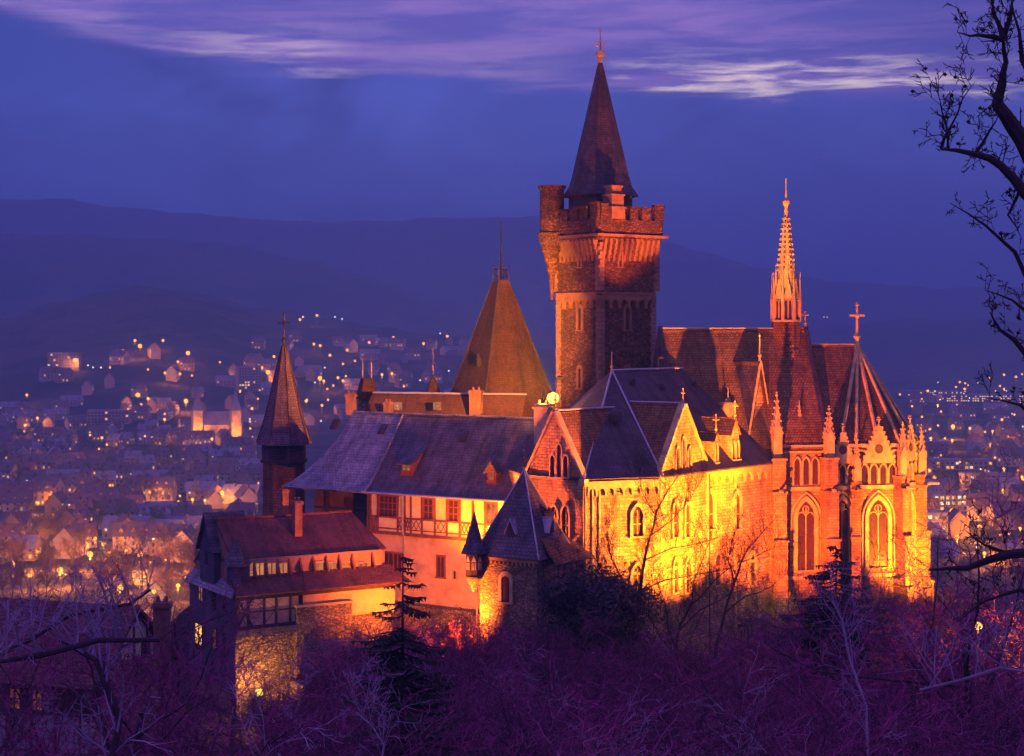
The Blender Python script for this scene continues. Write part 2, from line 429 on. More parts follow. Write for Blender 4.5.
def floodlight(px_x, y, z, target, power, col=(1, .22, .035), size=70, label='', blend=.6, radius=.35):
    loc = Vector((px_x, y, z)); t = thing('floodlight', label, 'floodlight', loc, 'floodlights of the castle')
    d = (Vector(target) - loc).normalized(); side = d.cross(Vector((0, 0, 1))).normalized(); upv = side.cross(d)
    mb = MB(); c = loc + Vector((0, 0, .45))
    pts = [c - side*.28 - upv*.2, c + side*.28 - upv*.2, c + side*.28 + upv*.2, c - side*.28 + upv*.2]
    mb.extr([p - d*.1 for p in pts], d * .22); mb.build('housing', IRON, t)
    mb = MB(); mb.poly([c + d*.125 + side*a*.24 + upv*b*.16 for a, b in ((-1,-1),(1,-1),(1,1),(-1,1))]); mb.build('lens', LAMP, t)
    mb = MB(); mb.tube([loc - side*.32 + Vector((0,0,-.6)), loc - side*.32 + Vector((0,0,.45))], .03); mb.tube([loc + side*.32 + Vector((0,0,-.6)), loc + side*.32 + Vector((0,0,.45))], .03)
    mb.build('bracket', IRON, t)
    gz = hgt(px_x, y)
    if loc.z - .6 > gz and z < 90: mb = MB(); mb.tube([(px_x, y, gz - .3), (px_x, y, loc.z - .1)], .07, 6); mb.build('mast', IRON, t)
    ld = bpy.data.lights.new('flood', 'SPOT'); ld.energy = power; ld.color = col; ld.spot_size = radians(size); ld.spot_blend = blend
    ld.shadow_soft_size = radius
    lo = bpy.data.objects.new('flood_light', ld); COL.objects.link(lo); lo.parent = t
    lo.location = Vector((0, 0, .45)) + d * .35; lo.rotation_euler = d.to_track_quat('-Z', 'Y').to_euler()
    return t

# ------------------------------------------------------------------ terrain
def lerp_tab(tab, x):
    if x <= tab[0][0]: return tab[0][1]
    for (a, b), (c, d) in zip(tab, tab[1:]):
        if x <= c:
            t = (x - a) / (c - a); t = t * t * (3 - 2 * t)
            return b + (d - b) * t
    return tab[-1][1]
def sm(x, a, b):
    t = min(1, max(0, (x - a) / (b - a))); return t * t * (3 - 2 * t)
R2 = [(-300, 318), (0, 320), (60, 304), (145, 287), (200, 297), (260, 313), (340, 323), (430, 334), (560, 350), (640, 400)]
R3 = [(-300, 236), (0, 240), (150, 240), (230, 246), (300, 259), (360, 277), (450, 303), (540, 322), (640, 338), (760, 338), (840, 327), (900, 320), (970, 322), (1300, 335)]
R1 = [(-300, 203), (0, 206), (60, 206), (130, 211), (190, 215), (260, 222), (330, 223), (430, 219), (540, 217), (600, 222), (665, 243), (700, 252), (760, 270), (850, 283), (940, 290), (1400, 293)]
def wav(x, y, s): return sin(x * s * 1.3 + 1.7) * cos(y * s * .9 + .6) + .5 * sin(x * s * 2.9 + y * s * 2.1)
FG = [(0, 97.6), (4, 96.5), (22, 83), (45, 71), (90, 61), (128, 60), (142, 62), (152, 65.5), (205, 67.5), (250, 48), (330, 14), (430, 1), (600, 0)]
def hgt(x, y):
    r = sqrt(x * x + y * y); px = 512 + FPX * (x / y if y > r * .25 else (5 if x > 0 else -5))
    ye = max(y, 0)
    near = lerp_tab(FG, ye if y > 30 else r)
    if y > 60:
        lat = max(0, -x - 36 if x < 0 else x - 50); f = sm(lat, 0, 34 if x < 0 else 80) * sm(y, 75, 150)
        near = near * (1 - f) + (near * .25) * f
    near += wav(x, y, .09) * .8 * sm(r, 14, 40) * (1 - sm(r, 300, 500))
    far = 0.
    for tab, D, wd in ((R2, 2700, 1250), (R3, 4300, 1400), (R1, 6000, 1500)):
        top = CAMZ + (HZ - lerp_tab(tab, px)) * D / FPX
        q = (r - D) / wd
        b = 1 - sm(abs(q), 0, 1) if q < 0 else 1 - .55 * sm(q, 0, 1.2)
        if top > 0: far = max(far, top * b + (wav(x, y, .006) * 5 + wav(x + 300, y, .021) * 3 + wav(y, x, .07) * 1.6) * b)
    return near + far * sm(r, 900, 1500) if r < 20000 else 0
def make_ground():
    azs = []; a = -100.
    while a <= 100.01:
        azs.append(radians(a)); a += .36 if -21 < a < 21 else 3.0
    rs = [1.5]
    while rs[-1] < 14500: rs.append(rs[-1] * (1.045 if rs[-1] < 1200 else 1.03))
    v = []; f = []; n = len(azs)
    for r in rs:
        for a in azs:
            x, y = r * sin(a), r * cos(a); v.append((x, y, hgt(x, y)))
    for i in range(len(rs) - 1):
        for j in range(n - 1):
            f.append((i*n + j, i*n + j + 1, (i+1)*n + j + 1, (i+1)*n + j))
    me = bpy.data.meshes.new('ground'); me.from_pydata(v, [], f)
    me.polygons.foreach_set('use_smooth', [True] * len(f))
    m, t, b = mat_base('hill_ground')
    ob = t.new('ShaderNodeTexCoord').outputs['Object']
    n1 = t.noise(ob, .02, 6, .7); n2 = t.noise(ob, .4, 5, .7); n3 = t.noise(ob, .0035, 5, .6)
    col = t.mix(t.sstep(n1, .40, .60), (.035, .024, .024), (.085, .060, .055))
    col = t.mix(t.sstep(n3, .50, .56), col, (.018, .016, .018))
    col = t.mix(1., col, t.ramp(n2, [(.3, .55), (.7, 1.5)]), 'MULTIPLY')
    t.put(b.inputs['Base Color'], col); b.inputs['Roughness'].default_value = 1.; b.inputs['Specular IOR Level'].default_value = .1
    bump(t, b, t.m('ADD', t.m('MULTIPLY', n1, 8.), n2), .7, 1.)
    me.materials.append(m)
    o = bpy.data.objects.new('ground', me); COL.objects.link(o); return structure(o)
make_ground()
def ground_hit(px, py, lift=0.):
    kx, kz = (px - 512) / FPX, (HZ - py) / FPX; Y = 230.
    while Y < 9000:
        if CAMZ + kz * Y < hgt(kx * Y, Y) + lift:
            lo, hi = Y / 1.02, Y
            for _ in range(12):
                mid = (lo + hi) / 2
                if CAMZ + kz * mid < hgt(kx * mid, mid) + lift: hi = mid
                else: lo = mid
            return kx * hi, hi
        Y *= 1.02
    return None
# haze: one even volume of evening air
hz = MB(); hz.prism([(-16000, -3200), (16000, -3200), (16000, 16000), (-16000, 16000)], -6, 640)
HZM = bpy.data.materials.new('evening_haze'); HZM.use_nodes = True; ht = NT(HZM.node_tree); ht.n.clear()
pv = ht.new('ShaderNodeVolumePrincipled'); pv.inputs['Color'].default_value = (.29, .62, 1.0, 1)
pv.inputs['Density'].default_value = .00034; pv.inputs['Anisotropy'].default_value = .0
ht.l.new(pv.outputs[0], ht.new('ShaderNodeOutputMaterial').inputs['Volume'])
ho = hz.build('haze', HZM, uv=False); ho['kind'] = 'stuff'

# ================================================================== THE CASTLE
# ---- keep -------------------------------------------------------------------
def build_keep():
    a = radians(35); cx, cyy = 10.96, 191.6; c, s_ = cos(a), sin(a)
    t = thing('castle_keep', 'tall dark rubble stone keep with battlements and a pointed slate spire', 'castle tower', (cx, cyy, 72))
    def sq(h, ch):
        P = []
        for sx, sy in ((-1, -1), (1, -1), (1, 1), (-1, 1)):
            q = [(sx*h, sy*(h - ch)), (sx*(h - ch), sy*h)]
            if sx * sy > 0: q = q if True else q
            if (sx, sy) in ((1, -1), (-1, 1)): q = q[::-1]
            P += q
        return [(cx + x*c - y*s_, cyy + x*s_ + y*c) for x, y in P]
    mb = MB(); mb.prism(sq(4.0, .45), 70, 104.3); mb.prism(sq(4.28, .5), 104.3, 110.2); mb.build('wall', RUBBLE, t)
    # quoins on the chamfered edges
    mb = MB()
    for P0, P1 in ((4.0, (70, 104.3)), (4.28, (104.5, 110.2))):
        for (sx, sy) in ((-1, -1), (1, -1), (-1, 1)):
            x, y = sx * (P0 - .2), sy * (P0 - .2); px_, py_ = cx + x*c - y*s_, cyy + x*s_ + y*c
            z = P1[0]; k = 0
            while z < P1[1] - .5:
                mb.box((px_, py_, z), .62 + .25*(k % 2), .62 + .25*((k + 1) % 2), .46, a); z += .5; k += 1
    mb.build('quoins', m_plain('keep_quoin', (.25, .15, .10), .85, .3, 1.), t)
    fr = {}
    for nm, (x0, y0), (x1, y1) in (('r', (-1, -1), (1, -1)), ('l', (-1, 1), (-1, -1))):
        P = lambda x, y, h: (cx + x*h*c - y*h*s_, cyy + x*h*s_ + y*h*c)
        fr[nm] = [Fr(P(x0, y0, h), P(x1, y1, h)) for h in (4.0, 4.28, 4.95)]
    KM = m_plain('keep_trim', (.24, .13, .075), .85, .3, 1., bmp=.4)
    for nm in 'rl':
        mb = MB(); arches(mb, fr[nm][0], .1, 7.9, 102.5, 104.1, 6, .34); mb.build('arched_frieze', KM, t)
        mb = MB(); F = fr[nm][1]
        for k in range(11):                               # long machicolation corbels
            u = .45 + k * .77
            for j in range(4): F.box(mb, u - .16, u + .16, -.18 - .17*j, .05, 107.9 + j*.62, 108.52 + j*.62 + .01)
        mb.build('corbel_row', KM, t)
        F = fr[nm][2]; mb = MB(); F.box(mb, -.25, F.L + .25, -.22, .5, 110.62, 110.9); mb.build('string_course', KM, t)
    mb = MB(); mb.prism(sq(4.85, .5), 110.2, 110.62); mb.prism(sq(4.95, .5), 110.9, 112.6); mb.build('parapet', RUBBLE, t)
    for nm, x0, x1, y0, y1 in (('r', -1, 1, -1, -1), ('l', -1, -1, 1, -1), ('b', 1, 1, -1, 1), ('k', 1, -1, 1, 1)):
        P = lambda x, y, h: (cx + x*h*c - y*h*s_, cyy + x*h*s_ + y*h*c)
        F = Fr(P(x0, y0, 4.95), P(x1, y1, 4.95))
        for u, wd, h in ((1.15, 1.5, 1.5), (3.3, 1.3, 1.2), (5.2, 1.2, 1.35), (7.0, 1.3, 1.3), (9.0, 1.3, 1.7)):
            m = MB(); F.box(m, u - wd/2, u + wd/2, .02, .55, 112.55, 112.6 + h); F.box(m, u - wd/2 - .09, u + wd/2 + .09, -.07, .64, 112.6 + h, 112.8 + h)
            m.build('merlon', RUBBLE, t)
    # stepped corner stack above the front edge
    q = (cx + (-4.5)*c*0.55 - (-4.5)*s_, cyy + (-4.5)*.55*s_ + (-4.5)*c)
    mb = MB()
    for wd, z0, z1 in ((1.9, 112.6, 113.8), (2.1, 113.8, 114.0), (1.7, 114.0, 115.2), (1.95, 115.2, 115.4), (1.35, 115.4, 116.2), (1.6, 116.2, 116.4)):
        mb.box((q[0], q[1], z0), wd, wd, z1 - z0, a)
    mb.build('turret_stack', KM, t)
    # round bartizan at the left corner
    bx, by = (552 - 512) * 192 / FPX, 192.
    mb = MB(); z = lambda py: zc(py, 192)
    mb.lathe((bx, by), [(.12, z(300)), (.30, z(286)), (.38, z(274)), (.62, z(270)), (.66, z(264)), (.92, z(260)), (.95, z(255)), (1.2, z(251)), (1.24, z(246)), (1.5, z(241)), (1.62, z(235)), (1.66, z(233)), (1.42, z(232)), (1.42, z(190)), (1.62, z(189)), (1.66, z(186)), (1.3, z(186)), (1.3, z(189))], 20)
    tr = mb.build('corner_turret', RUBBLE, t, smooth=False)
    for nm, pxs in (('l', ((580, 314),)), ('r', ((627, 314),))):
        F = fr[nm][0]
        for px, py in pxs:
            u = F.hu(px); window(t, F, u, F.hz(px, 330), .62, 2.6, 'round', .3, .14, KM)
            window(t, F, u, F.hz(px, 388), .55, 2.3, 'round', .28, .14, KM)
        F = fr[nm][1]; u = F.hu(580 if nm == 'l' else 620); window(t, F, u, F.hz(600, 266), .40, 2.5, 'round', .22, .12, KM)
    # spire
    S = lambda r, py: (r, zc(py, cyy))
    cx -= .65
    mb = MB(); mb.lathe((cx, cyy), [(3.75, 112), S(3.75, 194)], 8, pi/8 + a*.3); mb.build('drum', m_plain('drum_wall', (.10, .06, .05), .9, .3, 1.), t)
    mb = MB(); mb.lathe((cx, cyy), [S(4.5, 197), S(4.42, 195.5), S(3.75, 187), S(3.35, 176), S(2.8, 155), S(2.05, 128), S(1.32, 101), S(.70, 78), S(.28, 63)], 8, pi/8 + a*.3); mb.build('spire', SLATE_D, t)
    mb = MB(); mb.lathe((cx, cyy), [S(.2, 66), S(.35, 60), S(.25, 57.5), S(.52, 56), S(.55, 52), S(.2, 51), S(.10, 50), S(.08, 30), (0, zc(29, cyy))], 8)
    for k in range(4):
        d = Vector((cos(k*pi/2 + .4), sin(k*pi/2 + .4), 0)); p0 = Vector((cx, cyy, zc(47, cyy)))
        mb.tube([p0, p0 + d*.4 + Vector((0,0,.1)), p0 + d*.62 + Vector((0,0,.45)), p0 + d*.5 + Vector((0,0,.7))], .05, 4)
    mb.build('finial', GILT, t)
build_keep()

# ---- pavilion-roofed tower behind ----------------------------------------------------
def build_pavilion():
    Y = 207.; cx = (501 - 512) * Y / FPX; a = radians(28)
    t = thing('pavilion_tower', 'broad tower with a steep tent-shaped tiled roof and a flagpole', 'castle tower', (cx, Y, 72))
    z = lambda py: zc(py, Y)
    hb, ht_ = 5.9, .72
    sqv = lambda h, zz: [Vector((cx + x*h*cos(a) - y*h*sin(a), Y + x*h*sin(a) + y*h*cos(a), zz)) for x, y in ((-1,-1),(1,-1),(1,1),(-1,1))]
    mb = MB(); B, T = sqv(6.0, z(430)), sqv(ht_, z(280))
    for i in range(4): mb.poly([B[i], B[(i+1)%4], T[(i+1)%4], T[i]])
    mb.poly(T); mb.poly(B[::-1]); mb.build('roof', m_brick('pavilion_tile', (.150, .066, .026), (.100, .045, .019), (.05, .025, .014), .26, .24, .03, rough=.85, bmp=.7, stain=.45), t)
    mb = MB(); mb.prism([(p.x, p.y) for p in sqv(5.6, 0)], 70, z(429)); mb.build('wall', RUBBLE2, t)
    mb = MB()
    for i in range(4): mb.tube([B[i], T[i]], .11, 5)
    mb.build('hip_ridges', SLATE_D, t)
    mb = MB(); P = sqv(ht_, z(279))
    for i in range(4):
        mb.tube([P[i], P[i] + Vector((0, 0, 2.4 if i in (0, 2) else 1.6))], [.07, .03], 5); mb.lathe((P[i].x, P[i].y), [(0, P[i].z + 1.5), (.14, P[i].z + 1.65), (0, P[i].z + 1.8)], 6)
        for zz in (.35, 1.25): mb.tube([P[i] + Vector((0,0,zz)), P[(i+1)%4] + Vector((0,0,zz))], .035, 4)
        for k in range(1, 6):
            q = P[i].lerp(P[(i+1)%4], k/6); mb.tube([q, q + Vector((0,0,1.3))], .022, 4)
    mb.build('roof_railing', IRON, t)
    mb = MB(); mb.tube([(cx, Y, z(282)), (cx, Y, z(219))], [.16, .06], 6); mb.build('flagpole', IRON, t)
    F = Fr(tuple(B[0].xy), tuple(B[1].xy))
    for px, py in ((545, 395), (478, 360)):
        q = W(px, py, Y - 4.2 + (0 if px > 500 else .3)); mb = MB(); mb.lathe((q.x, q.y), [(.35, q.z - .8), (.35, q.z), (0, q.z + .9)], 4, a + pi/4); mb.build('roof_vent', SLATE_D, t)
build_pavilion()

# ---- rear wing with chimneys ------------------------------------------------------------
def build_rear_wing():
    F = Fr(((345 - 512)*196/FPX, 196), ((512 - 512)*190/FPX, 190))
    t = thing('rear_wing', 'low rear castle wing with a brown tiled roof behind the blue slate roof', 'castle wing', F.p(8, 4, 72))
    z = zc(394, 198)
    mb = MB(); L = F.L
    mb.slab([F.p(0, 0, z - 7), F.p(L, 0, z - 7), F.p(L, 6, z), F.p(1.2, 6, z)], .25)
    mb.slab([F.p(0, 12, z - 7), F.p(L, 12, z - 7), F.p(L, 6, z), F.p(1.2, 6, z)], .25)
    mb.slab([F.p(0, 0, z - 7), F.p(0, 12, z - 7), F.p(1.2, 6, z)], .25); mb.build('roof', MATS['pavilion_tile'], t)
    mb = MB(); F.box(mb, .4, L - .4, .4, 11.6, 68, z - 6.9); mb.build('wall', RUBBLE2, t)
    mb = MB(); ridge_tube(mb, [F.p(1.2, 6, z + .05), F.p(L, 6, z + .05)], .13); mb.build('ridge_cap', LEAD, t)
    for px, y0, y1, wx in ((476, 425, 390, 1.4), (351, 415, 394, 1.0), (388, 412, 402, .8)):
        q = W(px, y1, 195); chimney_part(t, q.x, q.y, zc(y0, 195), q.z, wx, .9, atan2(F.u.y, F.u.x))
    for px in (398, 437):
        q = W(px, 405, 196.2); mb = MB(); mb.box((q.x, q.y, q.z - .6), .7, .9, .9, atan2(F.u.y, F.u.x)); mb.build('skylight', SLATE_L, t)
    # small turret roofs beyond
    for px, ytop, ybase, fin, kind in ((367, 378, 397, 356, 1), (433, 375, 397, 345, 0)):
        Y = 208.; x = (px - 512)*Y/FPX; g = thing('roof_turret', ('little truncated turret roof with twin finials' if kind else 'little conical turret roof with a tall finial') + ' behind the rear wing', 'turret', (x, Y, 72))
        mb = MB(); r0 = 1.9 if kind else 1.15
        if kind:
            mb.lathe((x, Y), [(1.7, zc(399, Y)), (1.05, zc(ytop + 4, Y)), (.85, zc(ytop, Y))], 4, pi/4 + .4)
        else: mb.lathe((x, Y), [(1.2, zc(399, Y)), (.75, zc(388, Y)), (.12, zc(ytop, Y)), (0, zc(ytop - 1, Y))], 8)
        mb.build('turret_roof', MATS['pavilion_tile'], g)
        mb = MB(); mb.lathe((x, Y), [(r0*.6, 72), (r0*.6, zc(399, Y))], 8); mb.build('turret_wall', RUBBLE2, g)
        for dx in ((-.55, .55) if kind else (0,)):
            mb = MB(); finial(mb, x + dx, Y, zc(ytop + 2, Y), (ytop - fin) * Y / FPX, .09, False); mb.build('finial', GILT, g)
build_rear_wing()

# ---- slender octagonal turret ---------------------------------------------------------
def build_slim_tower():
    Y = 190.; x = (284 - 512)*Y/FPX; z = lambda py: zc(py, Y)
    t = thing('stair_tower', 'slender octagonal tower with a tall flared slate spire at the left end', 'castle tower', (x, Y, 62))
    mb = MB(); mb.lathe((x, Y), [(2.5, 58), (2.5, z(462)), (2.62, z(461)), (2.62, z(443))], 8, pi/8); mb.build('wall', m_brick('dark_slate_cladding', (.13, .075, .07), (.09, .055, .055), (.04, .025, .025), .5, .3, .03, bmp=.6), t)
    mb = MB(); mb.lathe((x, Y), [(2.78, z(462)), (2.78, z(459))], 8, pi/8); mb.build('string_course', TIMBER_D, t)
    mb = MB(); mb.lathe((x, Y), [(3.3, z(444)), (3.25, z(442)), (2.75, z(432)), (2.35, z(420)), (1.75, z(400)), (.95, z(370)), (.22, z(345))], 8, pi/8); mb.build('spire', m_brick('plum_slate', (.20, .125, .14), (.14, .09, .105), (.05, .03, .04), .38, .3, .03, rough=.7, bmp=.8), t)
    mb = MB()
    for k in range(8):
        c, s_ = cos(pi/8 + k*pi/4), sin(pi/8 + k*pi/4)
        mb.tube([(x + r*c, Y + r*s_, z(p)) for r, p in ((3.28, 442), (2.38, 420), (1.78, 400), (.97, 370), (.24, 345))], .07, 4)
    mb.build('hip_ridges', SLATE_D, t)
    mb = MB(); finial(mb, x, Y, z(348), 37*Y/FPX, .18, True); mb.build('finial', IRON, t)
    F = Fr((x - 2.5*sin(pi/8), Y - 2.5*cos(pi/8)), (x + 2.5*sin(pi/8), Y - 2.5*cos(pi/8)))
    for px, py in ((281, 486), (284, 455)): window(t, F, F.hu(px), F.hz(px, py), .55, 1.1, 'rect', .1, .08, TIMBER_D)
build_slim_tower()

# ---- long timbered wing ----------------------------------------------------------------
S_A = (-15.1, 174.1); E_A = (S_A[0] + .844*21.5, S_A[1] - .536*21.5)
FA = Fr(S_A, E_A)
def build_long_house():
    F = FA; t = thing('timbered_wing', 'long castle wing with half-timbered upper floor and sweeping blue slate roof', 'castle wing', F.p(8, 5, 70))
    ze, zr = 83.25, 90.75
    prof = [(-.75, ze - .35), (.6, ze + .95), (3, ze + 3.8), (6, zr)]
    mb = MB()
    for (v0, z0), (v1, z1) in zip(prof, prof[1:]):
        mb.slab([F.p(0, v0, z0), F.p(22.4, v0, z0), F.p(22.4, v1, z1), F.p(0, v1, z1)], .22)
        mb.slab([F.p(0, 12 - v0, z0), F.p(22.4, 12 - v0, z0), F.p(22.4, 12 - v1, z1), F.p(0, 12 - v1, z1)], .22)
    mb.build('roof', SLATE, t)
    # hipped end, sky reflection painted into its slate, swept outward at its foot
    mb = MB(); N = 9
    row = []
    for i in range(N):
        k = i / (N - 1); v = 6 - 6.9 * k; z = zr + .08 - (zr - ze + .45) * (1 - (1 - k)**1.25) + .25 * sin(pi*k)
        ul = -6.9 - 4.6 * k**1.9; row.append((v, z, ul))
    for (v0, z0, a0), (v1, z1, a1) in zip(row, row[1:]):
        mb.slab([F.p(a0, v0, z0), F.p(.05, v0, z0), F.p(.05, v1, z1), F.p(a1, v1, z1)], .22)
        mb.slab([F.p(a0, 12 - v0, z0), F.p(.05, 12 - v0, z0), F.p(.05, 12 - v1, z1), F.p(a1, 12 - v1, z1)], .22)
        mb.slab([F.p(a0, v0, z0), F.p(a0, 12 - v0, z0), F.p(a1, 12 - v1, z1), F.p(a1, v1, z1)], .1)
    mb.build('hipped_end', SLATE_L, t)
    mb = MB(); ridge_tube(mb, [F.p(-6.9, 6, zr + .12), F.p(22.4, 6, zr + .06)], .14); ridge_tube(mb, [F.p(0.02, v, z + .03) for v, z, _ in row], .1)
    mb.build('ridge_cap', SLATE_L, t)
    # walls
    zt = F.hz(440, 536); zb = 66
    mb = MB(); F.box(mb, 0, 21.5, .3, 11.7, zb, zt - .3); mb.build('lower_wall', PLASTER, t)
    mb = MB(); F.box(mb, 0, 21.5, 0, 11.9, zt + .0, ze - .2); mb.build('upper_wall', INFILL, t)
    mb = MB(); F.box(mb, -10.2, -.02, 3.2, 11.7, zb, ze - .3); mb.build('recessed_wall', m_plain('dark_brown_plaster', (.12, .075, .06), .9, .3, 1.), t)  # dark brown plaster on the set-back wall
    mb = MB(); mb.extr([F.p(-.1, -.05, zb + 4), F.p(-.1, 3.3, zb + 4), F.p(-.1, 3.3, ze), F.p(-.1, -.05, ze - .3)], F.p(-.25, 0, 0) - F.p(0, 0, 0)); mb.build('boarded_side', BOARDS, t)
    us = [F.hu(p) for p in (371, 378, 398, 405, 411, 422, 435, 447, 460, 473, 485, 497, 505)]
    zs = zt + 1.55
    mb = MB()
    F.box(mb, -.05, 21.5, -.10, .02, zt - .28, zt + .05); F.box(mb, 0, 21.5, -.07, .02, zs - .10, zs + .10); F.box(mb, 0, 21.5, -.08, .02, ze - .55, ze - .3)
    F.box(mb, 0, 21.5, -.07, .02, zt + .3, zt + .42)
    for u in us: F.box(mb, u - .11, u + .11, -.085, .02, zt + .05, ze - .3)
    def lattice(ua, ub):                                     # crossed braces in the parapet panels
        n = 2 if ub - ua < 1.4 else 3; wd = (ub - ua) / n
        for k in range(n):
            for sgn in (0, 1):
                x0, x1 = ua + wd*k, ua + wd*(k + 1)
                p0 = F.p(x0, -.055, zt + .42 if sgn else zs - .1); p1 = F.p(x1, -.055, zs - .1 if sgn else zt + .42)
                mb.tube([p0, p1], .05, 4)
    for a, b in ((2, 3), (3, 4), (4, 5), (6, 7), (8, 9), (10, 11)): lattice(us[a] + .1, us[b] - .1)
    for u in (.4, .9, us[0] + .45): F.box(mb, u - .09, u + .09, -.08, .02, zt + .05, zs)
    mb.build('timber_frame', TIMBER, t)
    RW = m_plain('red_window_frame', (.20, .05, .035), .6, .3, 2.)
    for px0, px1, bars, lit in ((379, 398, (3, 2), 0), (423, 434, (1, 2), 0), (448, 459.5, (1, 2), 0), (486, 497, (1, 2), 1)):
        u0, u1 = F.hu(px0), F.hu(px1)
        window(t, F, (u0 + u1)/2, zs + .14, u1 - u0 - .35, ze - .62 - zs - .3, 'rect', .16, .13, RW, LIT_DIM if lit else GLASS, bars)
    for px, y0, y1, wd in ((389, 578, 553, 1.05), (398, 578, 554, 1.0), (441, 577, 557, .85), (455, 579, 571, .3)):
        window(t, F, F.hu(px, .3), F.hz(px, y0, .3), wd, (y1 - y0)*-.104, 'rect', .16, .10, RW if wd > .5 else TRIM, GLASS, (1, 0) if wd > .5 else (0, 0), v=.3)
    mb = MB(); u0, u1 = F.hu(372), 21.5; F.box(mb, u0, u1, -1.0, .35, 64, 71.5); mb.build('plinth', RUBBLE2, t)
    # gutter and downpipe
    mb = MB(); mb.tube([F.p(-.5, -.86, ze - .40), F.p(21.5, -.86, ze - .40)], .12, 6); mb.tube([F.p(F.hu(404), -.86, ze - .4), F.p(F.hu(404), -.3, ze - .9), F.p(F.hu(404), -.25, zt + .1), F.p(F.hu(404), .05, zt - .4), F.p(F.hu(404), .1, 70)], .11, 6); mb.build('gutter', LEAD, t)
    mb = MB(); F.box(mb, -3.0, -2.5, 3.0, 3.3, ze - 5.4, ze - .4); F.box(mb, -8.5, -8.0, 3.0, 3.3, ze - 5.4, ze - .4); F.box(mb, -10, -.2, 3.05, 3.3, ze - 3, ze - 2.8); mb.build('recess_posts', TIMBER_D, t)
    window(t, F, -5.2, ze - 3.4, 1.1, 1.6, 'rect', .14, .1, TIMBER_D, GLASS, (1, 1), v=3.2)
    # dormers
    def roofv(z): # v on the roof plane at height z
        for (v0, z0), (v1, z1) in zip(prof, prof[1:]):
            if z <= z1: return v0 + (v1 - v0)*(z - z0)/(z1 - z0)
        return 6
    # shed dormer
    u0, u1 = F.hu(404, 1.6), F.hu(416, 1.6); zb_ = F.hz(410, 474, 1.9); vb = roofv(zb_)
    d = MB(); d.extr([F.p(u0, vb - .1, zb_ - .2), F.p(u0, vb - .1, zb_ + 1.3), F.p(u0, vb + 3.1, zb_ + 3.3), F.p(u0, vb + 2.6, zb_ + 2.2)], F.p(u1, 0, 0) - F.p(u0, 0, 0))
    do = d.build('dormer', TIMBER, t)
    d = MB(); d.slab([F.p(u0 - .25, vb - .5, zb_ + 1.15), F.p(u1 + .25, vb - .5, zb_ + 1.15), F.p(u1 + .25, vb + 3.5, zb_ + 3.75), F.p(u0 - .25, vb + 3.5, zb_ + 3.75)], .16); d.build('dormer_roof', SLATE, do)
    window(do, F, (u0 + u1)/2, zb_ + .45, .95, .7, 'rect', .12, .1, RW, LIT_DIM, (1, 1), v=vb - .1)
    # gabled dormer
    uc = F.hu(493, 1.); zb_ = F.hz(493, 483, 1.2); vb = roofv(zb_)
    d = MB(); F.gable(d, uc - .55, uc + .55, vb - .05, vb + 2.6, zb_ - .1, zb_ + 1.3, zb_ + 2.1); do = d.build('dormer', TIMBER, t)
    d = MB()
    for s_ in (-1, 1): d.slab([F.p(uc, vb - .35, zb_ + 2.28), F.p(uc, vb + 2.9, zb_ + 2.28), F.p(uc + s_*.85, vb + 2.9, zb_ + 1.05), F.p(uc + s_*.85, vb - .35, zb_ + 1.05)], .12)
    d.build('dormer_roof', SLATE, do); window(do, F, uc, zb_ + .35, .6, .8, 'rect', .1, .1, RW, LIT_DIM, (1, 1), v=vb - .05)
    for px, py in ((382, 432), (463, 439), (334, 427)):       # small roof hatches
        vv = 4.2; u = F.hu(px, vv); z = F.hz(px, py, vv); vv = roofv(z); u = F.hu(px, vv)
        d = MB(); d.slab([F.p(u - .4, vv - .35, z - .1), F.p(u + .4, vv - .35, z - .1), F.p(u + .4, vv + .5, z + .85), F.p(u - .4, vv + .5, z + .85)], .35); d.build('roof_hatch', SLATE_D, t)
    # stepped parapet at the right end
    mb = MB()
    for k in range(5):
        v = .2 + k*1.15; F.box(mb, 20.6, 21.2, v - .5, v + .75, 80, ze + 1.5 + k*1.35)
    mb.build('stepped_gable', PLASTER, t)
build_long_house()

